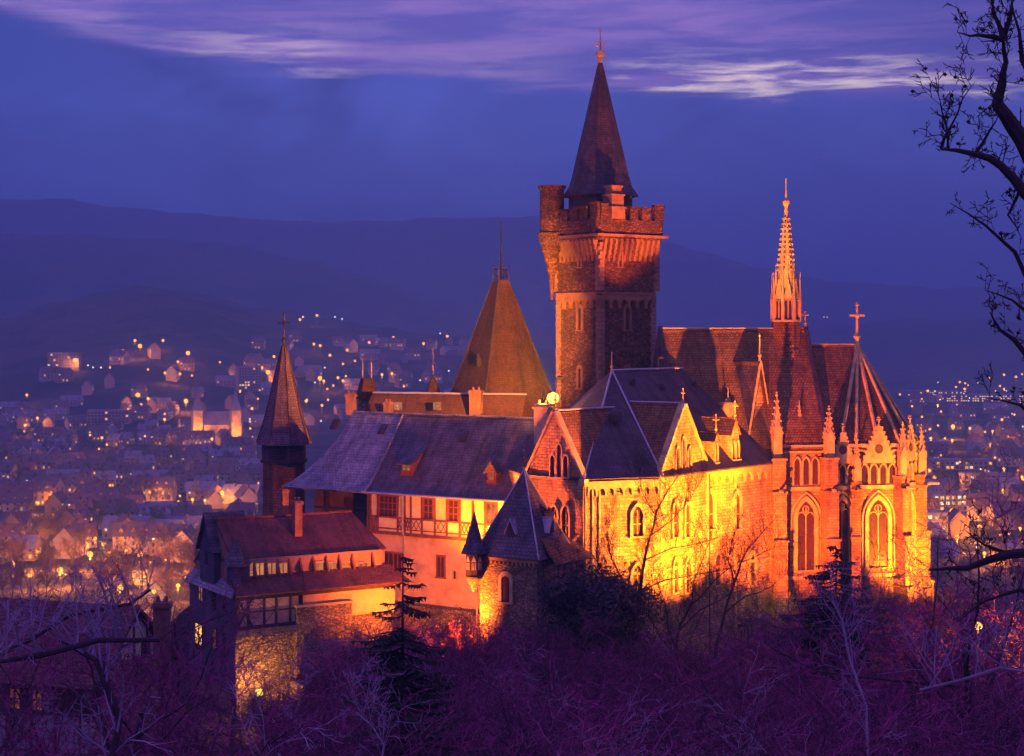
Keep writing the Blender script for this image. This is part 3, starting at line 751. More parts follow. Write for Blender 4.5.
# ---- lit chimney with the bright lamp ----------------------------------------------------------
def build_lamp_chimney():
    q = W(543, 409, 166.5)
    t = thing('chimney_stack', 'glowing yellow-lit chimney stack beside the bright lamp', 'chimney', (q.x, q.y, 84))
    mb = MB(); mb.box((q.x, q.y, 84), 1.5, 1.1, q.z - 84, -.5); mb.box((q.x, q.y, q.z), 1.8, 1.4, .22, -.5); mb.box((q.x, q.y, q.z + .22), 1.4, 1.0, .3, -.5)
    for s_ in (-.4, .4): mb.lathe((q.x + s_, q.y - s_*.4), [(.16, q.z + .4), (.13, q.z + .9)], 8)
    mb.build('stack', PLASTER, t)
    p = W(553, 398, 167.5)
    l = thing('mast_lamp', 'brightest floodlight lamp shining on a mast at the keep foot', 'lamp', (p.x, p.y, 84), 'lamps around the castle')
    mb = MB(); mb.tube([(p.x, p.y, 84), (p.x, p.y, p.z - .35)], [.12, .07], 6); mb.build('mast', IRON, l)
    mb = MB(); mb.lathe((p.x, p.y), [(0, p.z - .62), (.5, p.z - .38), (.64, p.z), (.5, p.z + .38), (0, p.z + .62)], 14); mb.build('globe', LAMP_B, l, smooth=True)
    ld = bpy.data.lights.new('mast_light', 'SPOT'); ld.energy = 300000; ld.color = (1, .30, .012); ld.shadow_soft_size = .4; ld.spot_size = radians(84); ld.spot_blend = .6
    lo = bpy.data.objects.new('mast_light', ld); COL.objects.link(lo); lo.parent = l; lo.location = (-.1, .5, p.z - 84 + .3); lo.rotation_euler = Vector((-.50, 1, .26)).to_track_quat('-Z', 'Y').to_euler()
    ld = bpy.data.lights.new('mast_glow', 'POINT'); ld.energy = 2600; ld.color = (1, .34, .02); ld.shadow_soft_size = .5
    lo = bpy.data.objects.new('mast_glow', ld); COL.objects.link(lo); lo.parent = l; lo.location = (-.9, -.9, p.z - 84 + .2)
build_lamp_chimney()

# ---- palas with pointed gables ------------------------------------------------------------
K, Mq, Nq, Q = (6.9, 155.), (14.26, 158.), (19.84, 166.), (28.9, 176.2)
G0 = (1.5, 160.); B1 = (-1.5, 171.); B2 = (15.0, 187.5)
def build_palas():
    t = thing('palace_wing', 'ornate lit palace wing with pointed gables and lancet windows, steep slate roofs', 'castle wing', (12, 168, 68))
    FL, FC, FB, FR = Fr(G0, K), Fr(K, Mq), Fr(Mq, Nq), Fr((19.6, 166.5), Q)
    ze = 85.8; zb = 64
    mb = MB(); mb.prism([K, Mq, (14.6, 158.6), (14.35, 159.6), FR.q(0, 0), Q, B2, B1, G0], zb, ze); mb.build('wall', ASHLAR, t)
    # bay with its gable
    mb = MB(); FB.gable(mb, 0, FB.L, 0, 1.2, zb, ze, FB.hz(682, 406), 0); mb.build('bay_gable_wall', ASHLAR, t)
    mb = MB(); FL.gable(mb, 0, FL.L - .02, -.25, .5, zb, ze - .2, 92.0, 0); mb.build('side_gable_wall', ASHLAR, t)
    Ra = Vector((10.24, 168.2, 95.8)); d = Vector((.628, .778, 0)); Rb = Ra + d * 21
    E = lambda q, off=(0, 0): Vector((q[0] + off[0], q[1] + off[1], ze + .12))
    K_, M_, G_ = E(K, (-.15, -.4)), E(Mq, (.25, -.3)), E(G0, (-.5, -.2))
    mb = MB()
    mb.slab([Ra, M_, E(Q, (.3, -.3)), Rb], .25); mb.slab([Ra, K_, M_], .25); mb.slab([Ra, G_, K_], .25)
    mb.slab([Ra, E(B1), G_], .25); mb.slab([Ra, Rb, E(B2), E(B1)], .25)
    mb.build('roof', SLATE_D, t)
    mb = MB(); up_ = Vector((0, 0, .08))
    ridge_tube(mb, [Ra + up_, Rb + up_], .13); ridge_tube(mb, [Ra + up_, K_ + up_], .10); ridge_tube(mb, [Ra + up_, M_ + up_], .10)
    mb.build('ridge_cap', LEAD, t)
    mb = MB(); finial(mb, Ra.x, Ra.y, Ra.z, 2.0, .12, False); q = Ra + d*15.5; finial(mb, q.x, q.y, q.z, 2.6, .12, False); mb.build('ridge_finial', GILT, t)
    # gable roofs: left gable, bay gable
    def gable_roof(F, ua, ub, zeave, zapex, depth, v0, mat, skew=0.):
        uc = (ua + ub)/2; mb = MB()
        for s_, u in ((-1, ua), (1, ub)):
            mb.slab([F.p(uc, v0, zapex), F.p(uc, depth, zapex), F.p(u, depth, zeave), F.p(u, v0, zeave)], .2)
        return mb
    gr = gable_roof(FL, -.15, FL.L + .1, ze + .1, 92.2, 9.5, .2, 0); gr.build('gable_roof', TILE_C, t)
    gr = gable_roof(FB, -.1, FB.L + .1, ze + .1, FB.hz(682, 404), 7.5, .2, 0); gr.build('gable_roof', TILE_C, t)
    mb = MB(); ridge_tube(mb, [FL.p(FL.L/2, 0, 92.3), FL.p(FL.L/2, 9.5, 92.3)], .1); za = FB.hz(682, 404) + .08; ridge_tube(mb, [FB.p(FB.L/2, 0, za), FB.p(FB.L/2, 7.5, za)], .1); mb.build('gable_ridge', LEAD, t)
    # copings
    for F, z0, z1, v in ((FL, ze - .2, 92.0, -.25), (FB, ze, FB.hz(682, 406), 0)):
        mb = MB(); uc = F.L/2
        for u in (-.12, F.L + .12):
            a, b = F.p(u, 0, z0), F.p(uc, 0, z1 + .1)
            dirv = (b - a).normalized(); n = dirv.cross(Vector((F.v.x, F.v.y, 0))); n = n if n.z > 0 else -n
            mb.extr([a, b, b + n*.3, a + n*.3], Vector((F.v.x, F.v.y, 0)) * .75) if False else None
            o = Vector((F.v.x, F.v.y, 0))
            mb.extr([a + o*(v - .16), b + o*(v - .16), b + n*.26 + o*(v - .16), a + n*.26 + o*(v - .16)], o * .72)
        q = F.p(uc, v + .2, z1); finial(mb, q.x, q.y, z1 + .1, 1.7, .13, True, ang=atan2(F.u.y, F.u.x))
        for u in (.0, F.L): q = F.p(u, v + .1, 0); mb.box((q.x, q.y, z0 - .35), .7, .7, .7, atan2(F.u.y, F.u.x))
        mb.build('coping', TRIM, t)
    # friezes
    mb = MB(); arches(mb, FC, .2, FC.L - .2, ze - 1.55, ze - .35, 8, .24); mb.build('arched_frieze', TRIM, t)
    mb = MB(); arches(mb, FR, .4, FR.L - 1.6, ze - 1.55, ze - .30, 9, .24); mb.build('arched_frieze', TRIM, t)
    # corner pilasters
    mb = MB()
    for F, us in ((FC, (.05, .75, 1.45)), (FB, (.12, FB.L - .12)), (FL, (.15,)), (FR, (5.2, 11.6))):
        for u in us:
            q = F.p(u, 0.02, 0); mb.lathe((q.x, q.y), [(.17, zb), (.17, ze - .35)], 8)
    mb.build('pilasters', TRIM, t)
    mb = MB()
    for F, z in ((FC, 76.6), (FR, 75.6), (FB, 76.6)): F.box(mb, 0, F.L, -.14, .02, z, z + .24)
    mb.build('string_course', TRIM, t)
    # windows: chamfer, bay, gable triplets, side walls
    W_ = lambda F, px, y0, y1, wd, v=0, **k: window(t, F, F.hu(px, v), F.hz(px, y0, v), wd, F.hz(px, y1, v) - F.hz(px, y0, v), 'pointed', k.pop('fr', .3), k.pop('proud', .24), v=v, **k)
    W_(FC, 637, 536, 506, 1.05, bars=(1, 1)); W_(FC, 637, 598, 565, 1.0, bars=(1, 1))
    for px in (674.5, 686.5): W_(FB, px, 537, 502, .95, bars=(0, 1)); W_(FB, px, 592, 560, .85, bars=(0, 1))
    for px, yt in ((676.5, 447), (682.5, 437), (688.5, 447)): W_(FB, px, 473, yt, .62, fr=.14, proud=.2)
    for px, yt in ((553.5, 455), (560, 444), (566.5, 455)): W_(FL, px, 477, yt, .55, v=-.25, fr=.14, proud=.18)
    for px in (555, 566.5): W_(FL, px, 538, 506, .8, v=-.25, fr=.2, bars=(1, 1))
    for px in (709.5, 736): W_(FR, px, 529, 492, 1.1, fr=.34, bars=(0, 1))
    for px in (717, 752): W_(FR, px, 585, 553, .95, fr=.25, bars=(0, 1))
    # downpipe
    mb = MB(); q = FR.p(.35, -.25, 0); mb.tube([(q.x, q.y, 66), (q.x, q.y, ze - .3)], .13, 6); mb.build('downpipe', TIMBER_D, t)
    # roof dormers on the front slope
    e0 = Vector((Mq[0], Mq[1], ze)); inn = Vector((-.778, .628, 0)); sl = (95.8 - ze) / 9.5
    FRr = Fr((Mq[0], Mq[1]), (Mq[0] + .628*22, Mq[1] + .778*22))
    def on_roof(px, py):
        v = 1.
        for _ in range(25): z = FRr.hz(px, py, v); v = .7*v + .3*(z - ze) / sl
        return FRr.hu(px, v), v, ze + v*sl
    for px, py, wd, h, gl in ((716, 466, .8, 2.6, 1), (735, 463, 1.7, 3.0, 1)):
        u, v, z = on_roof(px, py); mb = MB(); FRr.gable(mb, u - wd/2, u + wd/2, v, v + 3.5, z - .3, z + h, z + h + wd*.9)
        do = mb.build('dormer', ASHLAR, t)
        mb = MB()
        for s_ in (-1, 1): mb.slab([FRr.p(u, v - .15, z + h + wd*.9 + .2), FRr.p(u, v + 4, z + h + wd*.9 + .2), FRr.p(u + s_*(wd/2 + .18), v + 4, z + h - .1), FRr.p(u + s_*(wd/2 + .18), v - .15, z + h - .1)], .12)
        mb.build('dormer_roof', TILE_C, do)
        mb = MB(); q = FRr.p(u, v, 0); finial(mb, q.x, q.y, z + h + wd*.9, 2.0, .1, True); mb.build('finial', TRIM, do)
        for du in ((0,) if wd < 1 else (-.4, .4)): window(do, FRr, u + du, z + .4, .42 if wd < 1 else .5, 1.9, 'pointed', .1, .14, v=v)
    u, v, z = on_roof(728, 415)
    q = FRr.p(u, v, z); ch = chimney_part(t, q.x, q.y, z - 1, zc(402, q.y), 1.3, 1.0, .9, TRIM)
    mb = MB(); finial(mb, q.x, q.y, zc(402, q.y), 1.6, .12, False); mb.build('finial', TRIM, ch)
    for px, py in ((664, 392), (695, 388), (634, 386), (683, 372), (700, 376), (620, 420), (596, 430)):
        u, v, z = on_roof(px, py)
        if v < 9 and u > .5:
            mb = MB(); FRr.gable(mb, u - .3, u + .3, v, v + 1.2, z - .2, z + .5, z + .85); mb.build('roof_vent', SLATE_D, t)
    # steep cross roof beside the chapel
    q = W(748, 361, 178.5); FX = Fr((q.x - .73*2.6, q.y - .68*2.6), (q.x + .73*2.6, q.y + .68*2.6)); L = FX.L
    mb = MB(); FX.gable(mb, 0, L, -1.5, 5, 72, 85.9, q.z - .25); mb.build('stair_gable', ASHLAR, t)
    mb = MB()
    for s_, u in ((-1, -.25), (1, L + .25)): mb.slab([FX.p(L/2, -1.8, q.z), FX.p(L/2, 6, q.z), FX.p(u, 6, 85.4), FX.p(u, -1.8, 85.4)], .25)
    mb.build('stair_roof', SLATE_D, t)
    mb = MB()
    for u in (-.25, L + .25): mb.tube([FX.p(L/2, -1.75, q.z + .05), FX.p(u, -1.75, 85.5)], .13, 5)
    p = FX.p(L/2, -1.6, q.z); finial(mb, p.x, p.y, q.z, 3.0, .14, False); mb.build('finial', TRIM, t)
build_palas()

# ---- chapel ------------------------------------------------------------------------------
def build_chapel():
    ang = radians(10); C0 = (29.1, 176.0); F = Fr(C0, (C0[0] + cos(ang), C0[1] + sin(ang)))
    t = thing('chapel', 'gothic chapel with buttresses, crocketed pinnacles and polygonal choir, lit orange', 'chapel', F.p(7, 6, 66))
    ze = 87.4; zb = 62; hv = 6.5; zr = 100.1; zr2 = 98.3; ue = 4.96; uc = 10.97; R = 6.45
    oct_ = [(uc + R*cos(radians(p)), hv + R*sin(radians(p))) for p in (-112.5, -67.5, -22.5, 22.5, 67.5, 112.5)]
    foot = [(-12, 0), (ue, 0), (ue, .25)] + oct_ + [(ue, 12.75), (-12, 13)]
    mb = MB(); mb.prism([F.q(*p) for p in foot], zb, ze); mb.build('wall', CHAPEL, t)
    # roofs
    mb = MB()
    for s_ in (0, 1):
        v0 = -.35 if s_ == 0 else 13.35
        mb.slab([F.p(-12, v0, ze - .1), F.p(ue, v0, ze - .1), F.p(ue, hv, zr), F.p(-12, hv, zr)], .3)
    mb.build('nave_roof', TILE_C, t)
    for u, w_ in ((ue - .3, .55), (-12.1, .5)):
        mb = MB(); mb.extr([F.p(u, -.5, ze - .3), F.p(u, 13.5, ze - .3), F.p(u, hv, zr + .35)], F.p(w_, 0, 0) - F.p(0, 0, 0))
        mb.build('verge_gable', SLATE_D, t)
    o = oct_; ap = F.p(uc, hv, zr2); ev = lambda p: F.p(uc + (p[0] - uc)*1.03, hv + (p[1] - hv)*1.03, ze + .1)
    mb = MB()
    mb.slab([F.p(ue, .2, ze + .1), ev(o[0]), ap, F.p(ue, hv, zr2)], .25); mb.slab([F.p(ue, 12.8, ze + .1), ev(o[5]), ap, F.p(ue, hv, zr2)], .25)
    for a, b in zip(o, o[1:]): mb.slab([ev(a), ev(b), ap], .25)
    mb.build('choir_roof', TILE_C, t)
    mb = MB(); up_ = Vector((0, 0, .08))
    for p in o + [(uc - 4.3, .28), (uc, .55), (uc + 4.45, 2.0)]: mb.tube([ap + up_, ev(p) + up_], .21, 6)
    mb.tube([F.p(ue, hv, zr2 + .08), ap + up_], .14, 6); mb.tube([F.p(-12, hv, zr + .08), F.p(ue, hv, zr + .08)], .12, 6)
    mb.build('roof_ribs', TRIM, t)
    mb = MB(); finial(mb, ap.x, ap.y, ap.z - .1, 5.0, .26, True, ang=ang); mb.build('choir_finial', TRIM, t)
    # horizontal courses
    wallsegs = [(F, 0, ue, 0), ]
    faces = [Fr(F.q(ue - .0, .2), F.q(*o[0]))] + [Fr(F.q(*a), F.q(*b)) for a, b in zip(o[:3], o[1:4])]
    for G in [Fr(F.q(0, 0), F.q(ue, 0))] + faces:
        mb = MB()
        G.box(mb, -.1, G.L + .1, -.30, .02, ze - .12, ze + .25); mb.build('cornice', TRIM, t)
        for d_, za_, zb_ in ((.22, 82.75, 83.15), (.28, 73.2, 73.55), (.18, ze - .6, ze - .4)):
            mb = MB(); G.box(mb, 0, G.L, -d_, .02, za_, zb_); mb.build('string_course', TRIM, t)
    # arcade gallery of little columns, big traceried windows below, gablets above
    DARK = m_plain('dark_rosette_stone', (.10, .065, .045), .9, .3, 1.)  # dark brown stone of the gablet rosettes
    allf = [(Fr(F.q(0, 0), F.q(ue, 0)), (1.0, ue - .9), False)] + [(faces[0], (.35, faces[0].L - .3), True)] + [(g, (.35, g.L - .35), True) for g in faces[1:3]]
    for G, (ua, ub), gab in allf:
        n = max(2, int((ub - ua) / .95)); stp = (ub - ua)/n
        for k in range(n):
            window(t, G, ua + stp*(k + .5), 83.35, stp - .3, 2.05 if gab else 2.9, 'pointed', .14, .26, TRIM, GLASS, name='arcade_window', sill=False)
        uc_ = (ua + ub)/2
        if gab:
            ua += .25; ub -= .25; wd = ub - ua; zt = ze + .35 + wd*.52
            mb = MB(); mb.extr([G.p(ua, -.32, ze - 1.85), G.p(ub, -.32, ze - 1.85), G.p(uc_, -.32, zt)], G.p(0, .35, 0) - G.p(0, 0, 0)); gb = mb.build('gablet', TRIM, t)
            mb = MB()
            for s_, u in ((-1, ua), (1, ub)):
                mb.tube([G.p(u, -.3, ze - 1.85), G.p(uc_, -.3, zt)], .14, 5)
                for k in range(1, 8):
                    q = G.p(u + (uc_ - u)*k/8, -.3, ze - 1.85 + (zt - ze + 1.85)*k/8); mb.box((q.x + s_*.1*G.u.x, q.y + s_*.1*G.u.y, q.z + .02), .24, .24, .34, ang)
            q = G.p(uc_, -.25, zt); mb.lathe((q.x, q.y), [(.1, zt - .1), (.1, zt + .5), (.32, zt + .6), (.1, zt + .72), (.2, zt + .85), (0, zt + 1.0)], 6); mb.build('crockets', TRIM, gb)
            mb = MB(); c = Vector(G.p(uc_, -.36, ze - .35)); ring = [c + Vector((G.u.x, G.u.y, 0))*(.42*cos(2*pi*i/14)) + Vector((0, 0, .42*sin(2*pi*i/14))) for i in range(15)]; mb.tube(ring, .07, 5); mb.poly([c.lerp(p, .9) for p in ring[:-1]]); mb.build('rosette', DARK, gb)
        # tall traceried window
        wd = min(2.2, (ub - ua) * .62); z0 = 74.2; h = 81.6 - z0
        wo = window(t, G, uc_, z0, wd, h, 'pointed', .42, .22, TRIM, GLASS, (1, 0))
        mb = MB(); zs = z0 + h - wd*.866
        for s_ in (-1, 1):
            c = uc_ + s_*wd/4
            mb.tube([G.p(c - wd/4*cos(pi*i/8), -.06, zs - .15 + wd/3.2*sin(pi*i/8)) for i in range(9)], .065, 4)
        mb.tube([G.p(uc_ + wd*.18*cos(2*pi*i/10), -.06, zs + wd*.42 + wd*.18*sin(2*pi*i/10)) for i in range(11)], .06, 4)
        mb.build('tracery', TRIM, wo)
        mb = MB(); oo = outline(wd + 1.5, h + .95, 'pointed')
        mb.tube([G.p(uc_ + x, -.14, z0 + y) for x, y in oo[1:] + oo[:1]], .13, 5); mb.build('hood_mould', TRIM, wo)
    # buttresses with pinnacles
    def buttress(u, v, dx, dy, wd, ztop, hp, dep=1.5, nm='buttress'):
        """stands outward along (dx,dy) in the chapel's own axes"""
        base = F.p(u, v, 0); dv = (F.u*dx + F.v*dy).normalized(); sd = Vector((-dv.y, dv.x)); b2 = Vector((base.x, base.y))
        mb = MB()
        def seg(l0, l1, z0, z1, m=0, ww=wd):
            P = [b2 + dv*l0 + sd*ww/2, b2 + dv*l0 - sd*ww/2, b2 + dv*l1 - sd*ww/2, b2 + dv*l1 + sd*ww/2]
            P = [(p.x, p.y) for p in P]; mb.prism(P, z0, z1)
        seg(-.3, dep + .75, zb, 72); seg(-.3, dep + .35, 72.0, 77.6); seg(-.3, dep, 77.6, 82.7); seg(-.3, dep - .25, 82.7, ztop)
        for z, l in ((72, dep + .85), (77.5, dep + .48), (82.6, dep + .12), (ztop - .1, dep - .1)): seg(-.28, l, z, z + .24, 0, wd + .2)
        bo = mb.build(nm, CHAPEL, t)
        q = b2 + dv*(dep*.45); pm = MB(); pinnacle(pm, q.x, q.y, ztop + .1, hp, min(wd*.72, .92), ang); pm.build('pinnacle', TRIM, bo)
        gm = MB(); g0 = Vector((q.x, q.y, 82.9)) + Vector((dv.x, dv.y, 0))*(dep*.6); g1 = g0 + Vector((dv.x, dv.y, -.1))*1.3
        gm.tube([g0, g0.lerp(g1, .5) + Vector((0, 0, .12)), g1 + Vector((0, 0, .15))], [.2, .16, .13], 6); gm.build('gargoyle', TRIM, bo)
    buttress(-1.0, .1, 0, -1, 1.5, 86.2, 7.2, 2.0); buttress(ue - .1, .1, 0, -1, 1.45, 86.2, 5.6, 2.0)
    for p, dg, zt, hp in ((o[0], -112.5, 83.4, 5.4), (o[1], -67.5, 84.0, 6.0), (o[2], -22.5, 83.8, 5.6), (o[3], 22.5, 83.8, 5.6)):
        buttress(p[0], p[1], cos(radians(dg)), sin(radians(dg)), 1.0 if dg == -112.5 else 1.3, zt, hp, 1.0 if dg == -112.5 else 1.15)
    q = F.p(2.4, 1.6, ze + 2); mb = MB(); pinnacle(mb, q.x, q.y, ze + .4, 4.6, .55, ang); mb.build('roof_pinnacle', TRIM, t)
    q = F.p(ue - .1, hv, zr); mb = MB(); finial(mb, q.x, q.y, zr + .3, 1.8, .14, True, ang=ang); mb.build('finial', TRIM, t)
    # fleche
    qx = F.p(2.63, hv, 0); x, y = qx.x, qx.y; Y = y; z = lambda py: zc(py, Y)
    fl = thing('fleche', 'slender openwork gothic spire rising from the chapel roof ridge, lit gold', 'spire', (x, y, z(360)))
    mb = MB(); mb.lathe((x, y), [(1.75, z(368)), (1.75, z(350)), (1.6, z(347)), (1.6, z(322))], 8, pi/8); mb.build('base', TILE_C, fl)
    mb = MB(); mb.lathe((x, y), [(1.72, z(322)), (1.72, z(320))], 8, pi/8); mb.lathe((x, y), [(1.35, z(320)), (1.35, z(296))], 8, pi/8); mb.build('lantern', TRIM, fl)
    for k in range(8):
        a = k*pi/4 - pi/8; aa = a + pi/4
        G = Fr((x + 1.38*cos(a), y + 1.38*sin(a)), (x + 1.38*cos(aa), y + 1.38*sin(aa)))
        if G.v.y > -.3: pass
        mb = MB(); zt = z(299)
        mb.extr([G.p(0, -.12, zt), G.p(G.L, -.12, zt), G.p(G.L/2, -.12, z(279))], G.p(0, .25, 0) - G.p(0, 0, 0)); mb.build('gablet', TRIM, fl)
        for du in (.28, .72):
            window(fl, G, G.L*du, z(319), .30, 2.1, 'pointed', .07, .12, TRIM, GLASS, sill=False)
        mb = MB(); pinnacle(mb, x + 1.58*cos(a), y + 1.58*sin(a), z(321), z(272) - z(321), .30, a, crockets=False); mb.build('pinnacle', TRIM, fl)
        mb = MB(); pinnacle(mb, x + 1.12*cos(a + pi/8), y + 1.12*sin(a + pi/8), z(296), z(264) - z(296), .26, a, crockets=False); mb.build('pinnacle', TRIM, fl)
    mb = MB(); mb.lathe((x, y), [(1.15, z(296)), (1.0, z(275)), (.92, z(270)), (.22, z(213)), (.18, z(208)), (.24, z(206)), (.40, z(203.5)), (.40, z(201)), (.16, z(200)), (.09, z(190)), (.05, z(178)), (0, z(177.5))], 8, pi/8)
    for k in range(8):
        a = pi/8 + k*pi/4
        for i in range(11):
            f_ = i/11; r = .95*(1 - f_) + .24*f_ + .05; mb.box((x + r*cos(a), y + r*sin(a), z(271) + (z(215) - z(271))*f_), .2, .2, .24, a)
    mb.build('spire', TRIM, fl)
build_chapel()

# ---- gate tower -----------------------------------------------------------------------------
def build_gate_tower():
    t_c = (2.27, 149.); l_c = (-2.97, 152.); F = Fr(l_c, t_c); L = F.L; G = Fr(t_c, (t_c[0] + F.v.x*L, t_c[1] + F.v.y*L))
    t = thing('gate_tower', 'small square stone gate tower with a pyramid slate roof in front of the wing', 'gate tower', F.p(L/2, L/2, 64))
    zt = zc(559, 149.5)
    mb = MB(); F.box(mb, 0, L, 0, L, 60, zt); mb.build('wall', RUBBLE2, t)
    ap = F.p(L/2, L/2, zc(470, 153)); o = .45
    mb = MB(); P = [F.p(-o, -o, zt), F.p(L + o, -o, zt), F.p(L + o, L + o, zt), F.p(-o, L + o, zt)]
    for i in range(4): mb.slab([P[i], P[(i + 1) % 4], ap], .18)
    mb.build('roof', SLATE, t)
    mb = MB(); u_ = Vector((0, 0, .05))
    for p in P: mb.tube([p + u_, ap + u_], .075, 5)
    mb.build('hip_ridges', LEAD, t)
    mb = MB(); F.box(mb, -.25, L + .25, -.25, .01, zt - .35, zt - .08)
    for k in range(14): F.box(mb, k*L/13.5 - .12, k*L/13.5 + .12, -.28, .01, zt - .62, zt - .36)
    mb.build('cornice', m_plain('ochre_cornice', (.34, .2, .08), .8, .2, 2.), t)
    mb = MB(); finial(mb, ap.x, ap.y, ap.z - .2, 2.2, .12, True); mb.build('finial', IRON, t)
    window(t, F, F.hu(506), F.hz(506, 602), .85, 2.4, 'round', .34, .14, TRIM, GLASS)
    window(t, G, L*.55, zt - 4.2, .8, 2.0, 'rect', .25, .12, TRIM, GLASS)
    # little roof dormers
    def dorm(Fx, u, z, frac):
        v = L/2 * frac; mb = MB(); Fx.gable(mb, u - .38, u + .38, v - .45, v + 1.0, z - .05, z + .25, z + 1.35); d = mb.build('dormer', SLATE_D, t)
        mb = MB()
        for s_ in (-1, 1): mb.slab([Fx.p(u, v - .6, z + 1.5), Fx.p(u, v + 1.2, z + 1.5), Fx.p(u + s_*.62, v + 1.2, z + .05), Fx.p(u + s_*.62, v - .6, z + .05)], .08)
        mb.build('dormer_roof', LEAD, d)
    dorm(F, L*.52, zt + 2.1, .22); dorm(G, L*.5, zt + 2.1, .22)
    # lean-to roof to the right, with chimney
    mb = MB(); z1 = zc(520, 152); z0 = zc(562, 152)
    mb.slab([G.p(1.2, .5, z1 - 1.2), G.p(6.8, 1.5, z1 - 1.4), G.p(7.4, -2.2, z0 + .2), G.p(1.0, -1.6, z0 + .2)], .2); mb.build('side_roof', TILE_C, t)
    mb = MB(); G.box(mb, 1.3, 7.0, -1.4, 2.0, 60, z0 + .1); mb.build('side_wall', RUBBLE2, t)
    mb = MB(); G.box(mb, 1.2, 7.1, -1.46, -1.38, z0 - 2.6, z0 - 2.35); G.box(mb, 1.2, 7.1, -1.46, -1.38, z0 - 4.4, z0 - 4.2)
    for u in (1.5, 2.7, 3.9, 5.1, 6.3): G.box(mb, u - .1, u + .1, -1.465, -1.38, z0 - 4.4, z0)
    mb.build('timber_frame', TIMBER_D, t)
    q = W(547, 511, 152.8); chimney_part(t, q.x, q.y, z0, q.z, .95, .8, .5, m_plain('sooty_chimney', (.07, .05, .045), .9, .3, 2.))
    # corner oriel turret
    q = W(474, 552, 151.2); x, y = q.x, q.y; Z = lambda py: zc(py, 151.2)
    g = MB(); g.lathe((x, y), [(.15, Z(592)), (.45, Z(584)), (.78, Z(579)), (.86, Z(578)), (.86, Z(576))], 8, pi/8); ob = g.build('oriel', RUBBLE2, t)
    g = MB(); g.lathe((x, y), [(.80, Z(576)), (.80, Z(551))], 8, pi/8); g.build('oriel_wall', TIMBER_D, ob)
    for k in range(8):
        a = pi/8 + k*pi/4; aa = a + pi/4; H = Fr((x + .8*cos(a), y + .8*sin(a)), (x + .8*cos(aa), y + .8*sin(aa)))
        if H.v.y > .25:
            m = MB()
            for du in (.25, .5, .75): H.box(m, H.L*du - .035, H.L*du + .035, -.04, .01, Z(569), Z(562))
            m.extr([H.p(.08, -.04, Z(561)), H.p(H.L - .08, -.04, Z(561)), H.p(H.L/2, -.04, Z(555))], H.p(0, .05, 0) - H.p(0, 0, 0)); m.build('white_panels', INFILL, ob)
    g = MB(); g.lathe((x, y), [(1.28, Z(553)), (1.22, Z(551)), (.85, Z(543)), (.55, Z(532)), (.1, Z(513)), (.0, Z(512.5))], 8, pi/8); g.build('oriel_spire', SLATE, ob)
    g = MB(); finial(g, x, y, Z(515), 1.0, .07, False); g.build('oriel_finial', IRON, ob)
build_gate_tower()

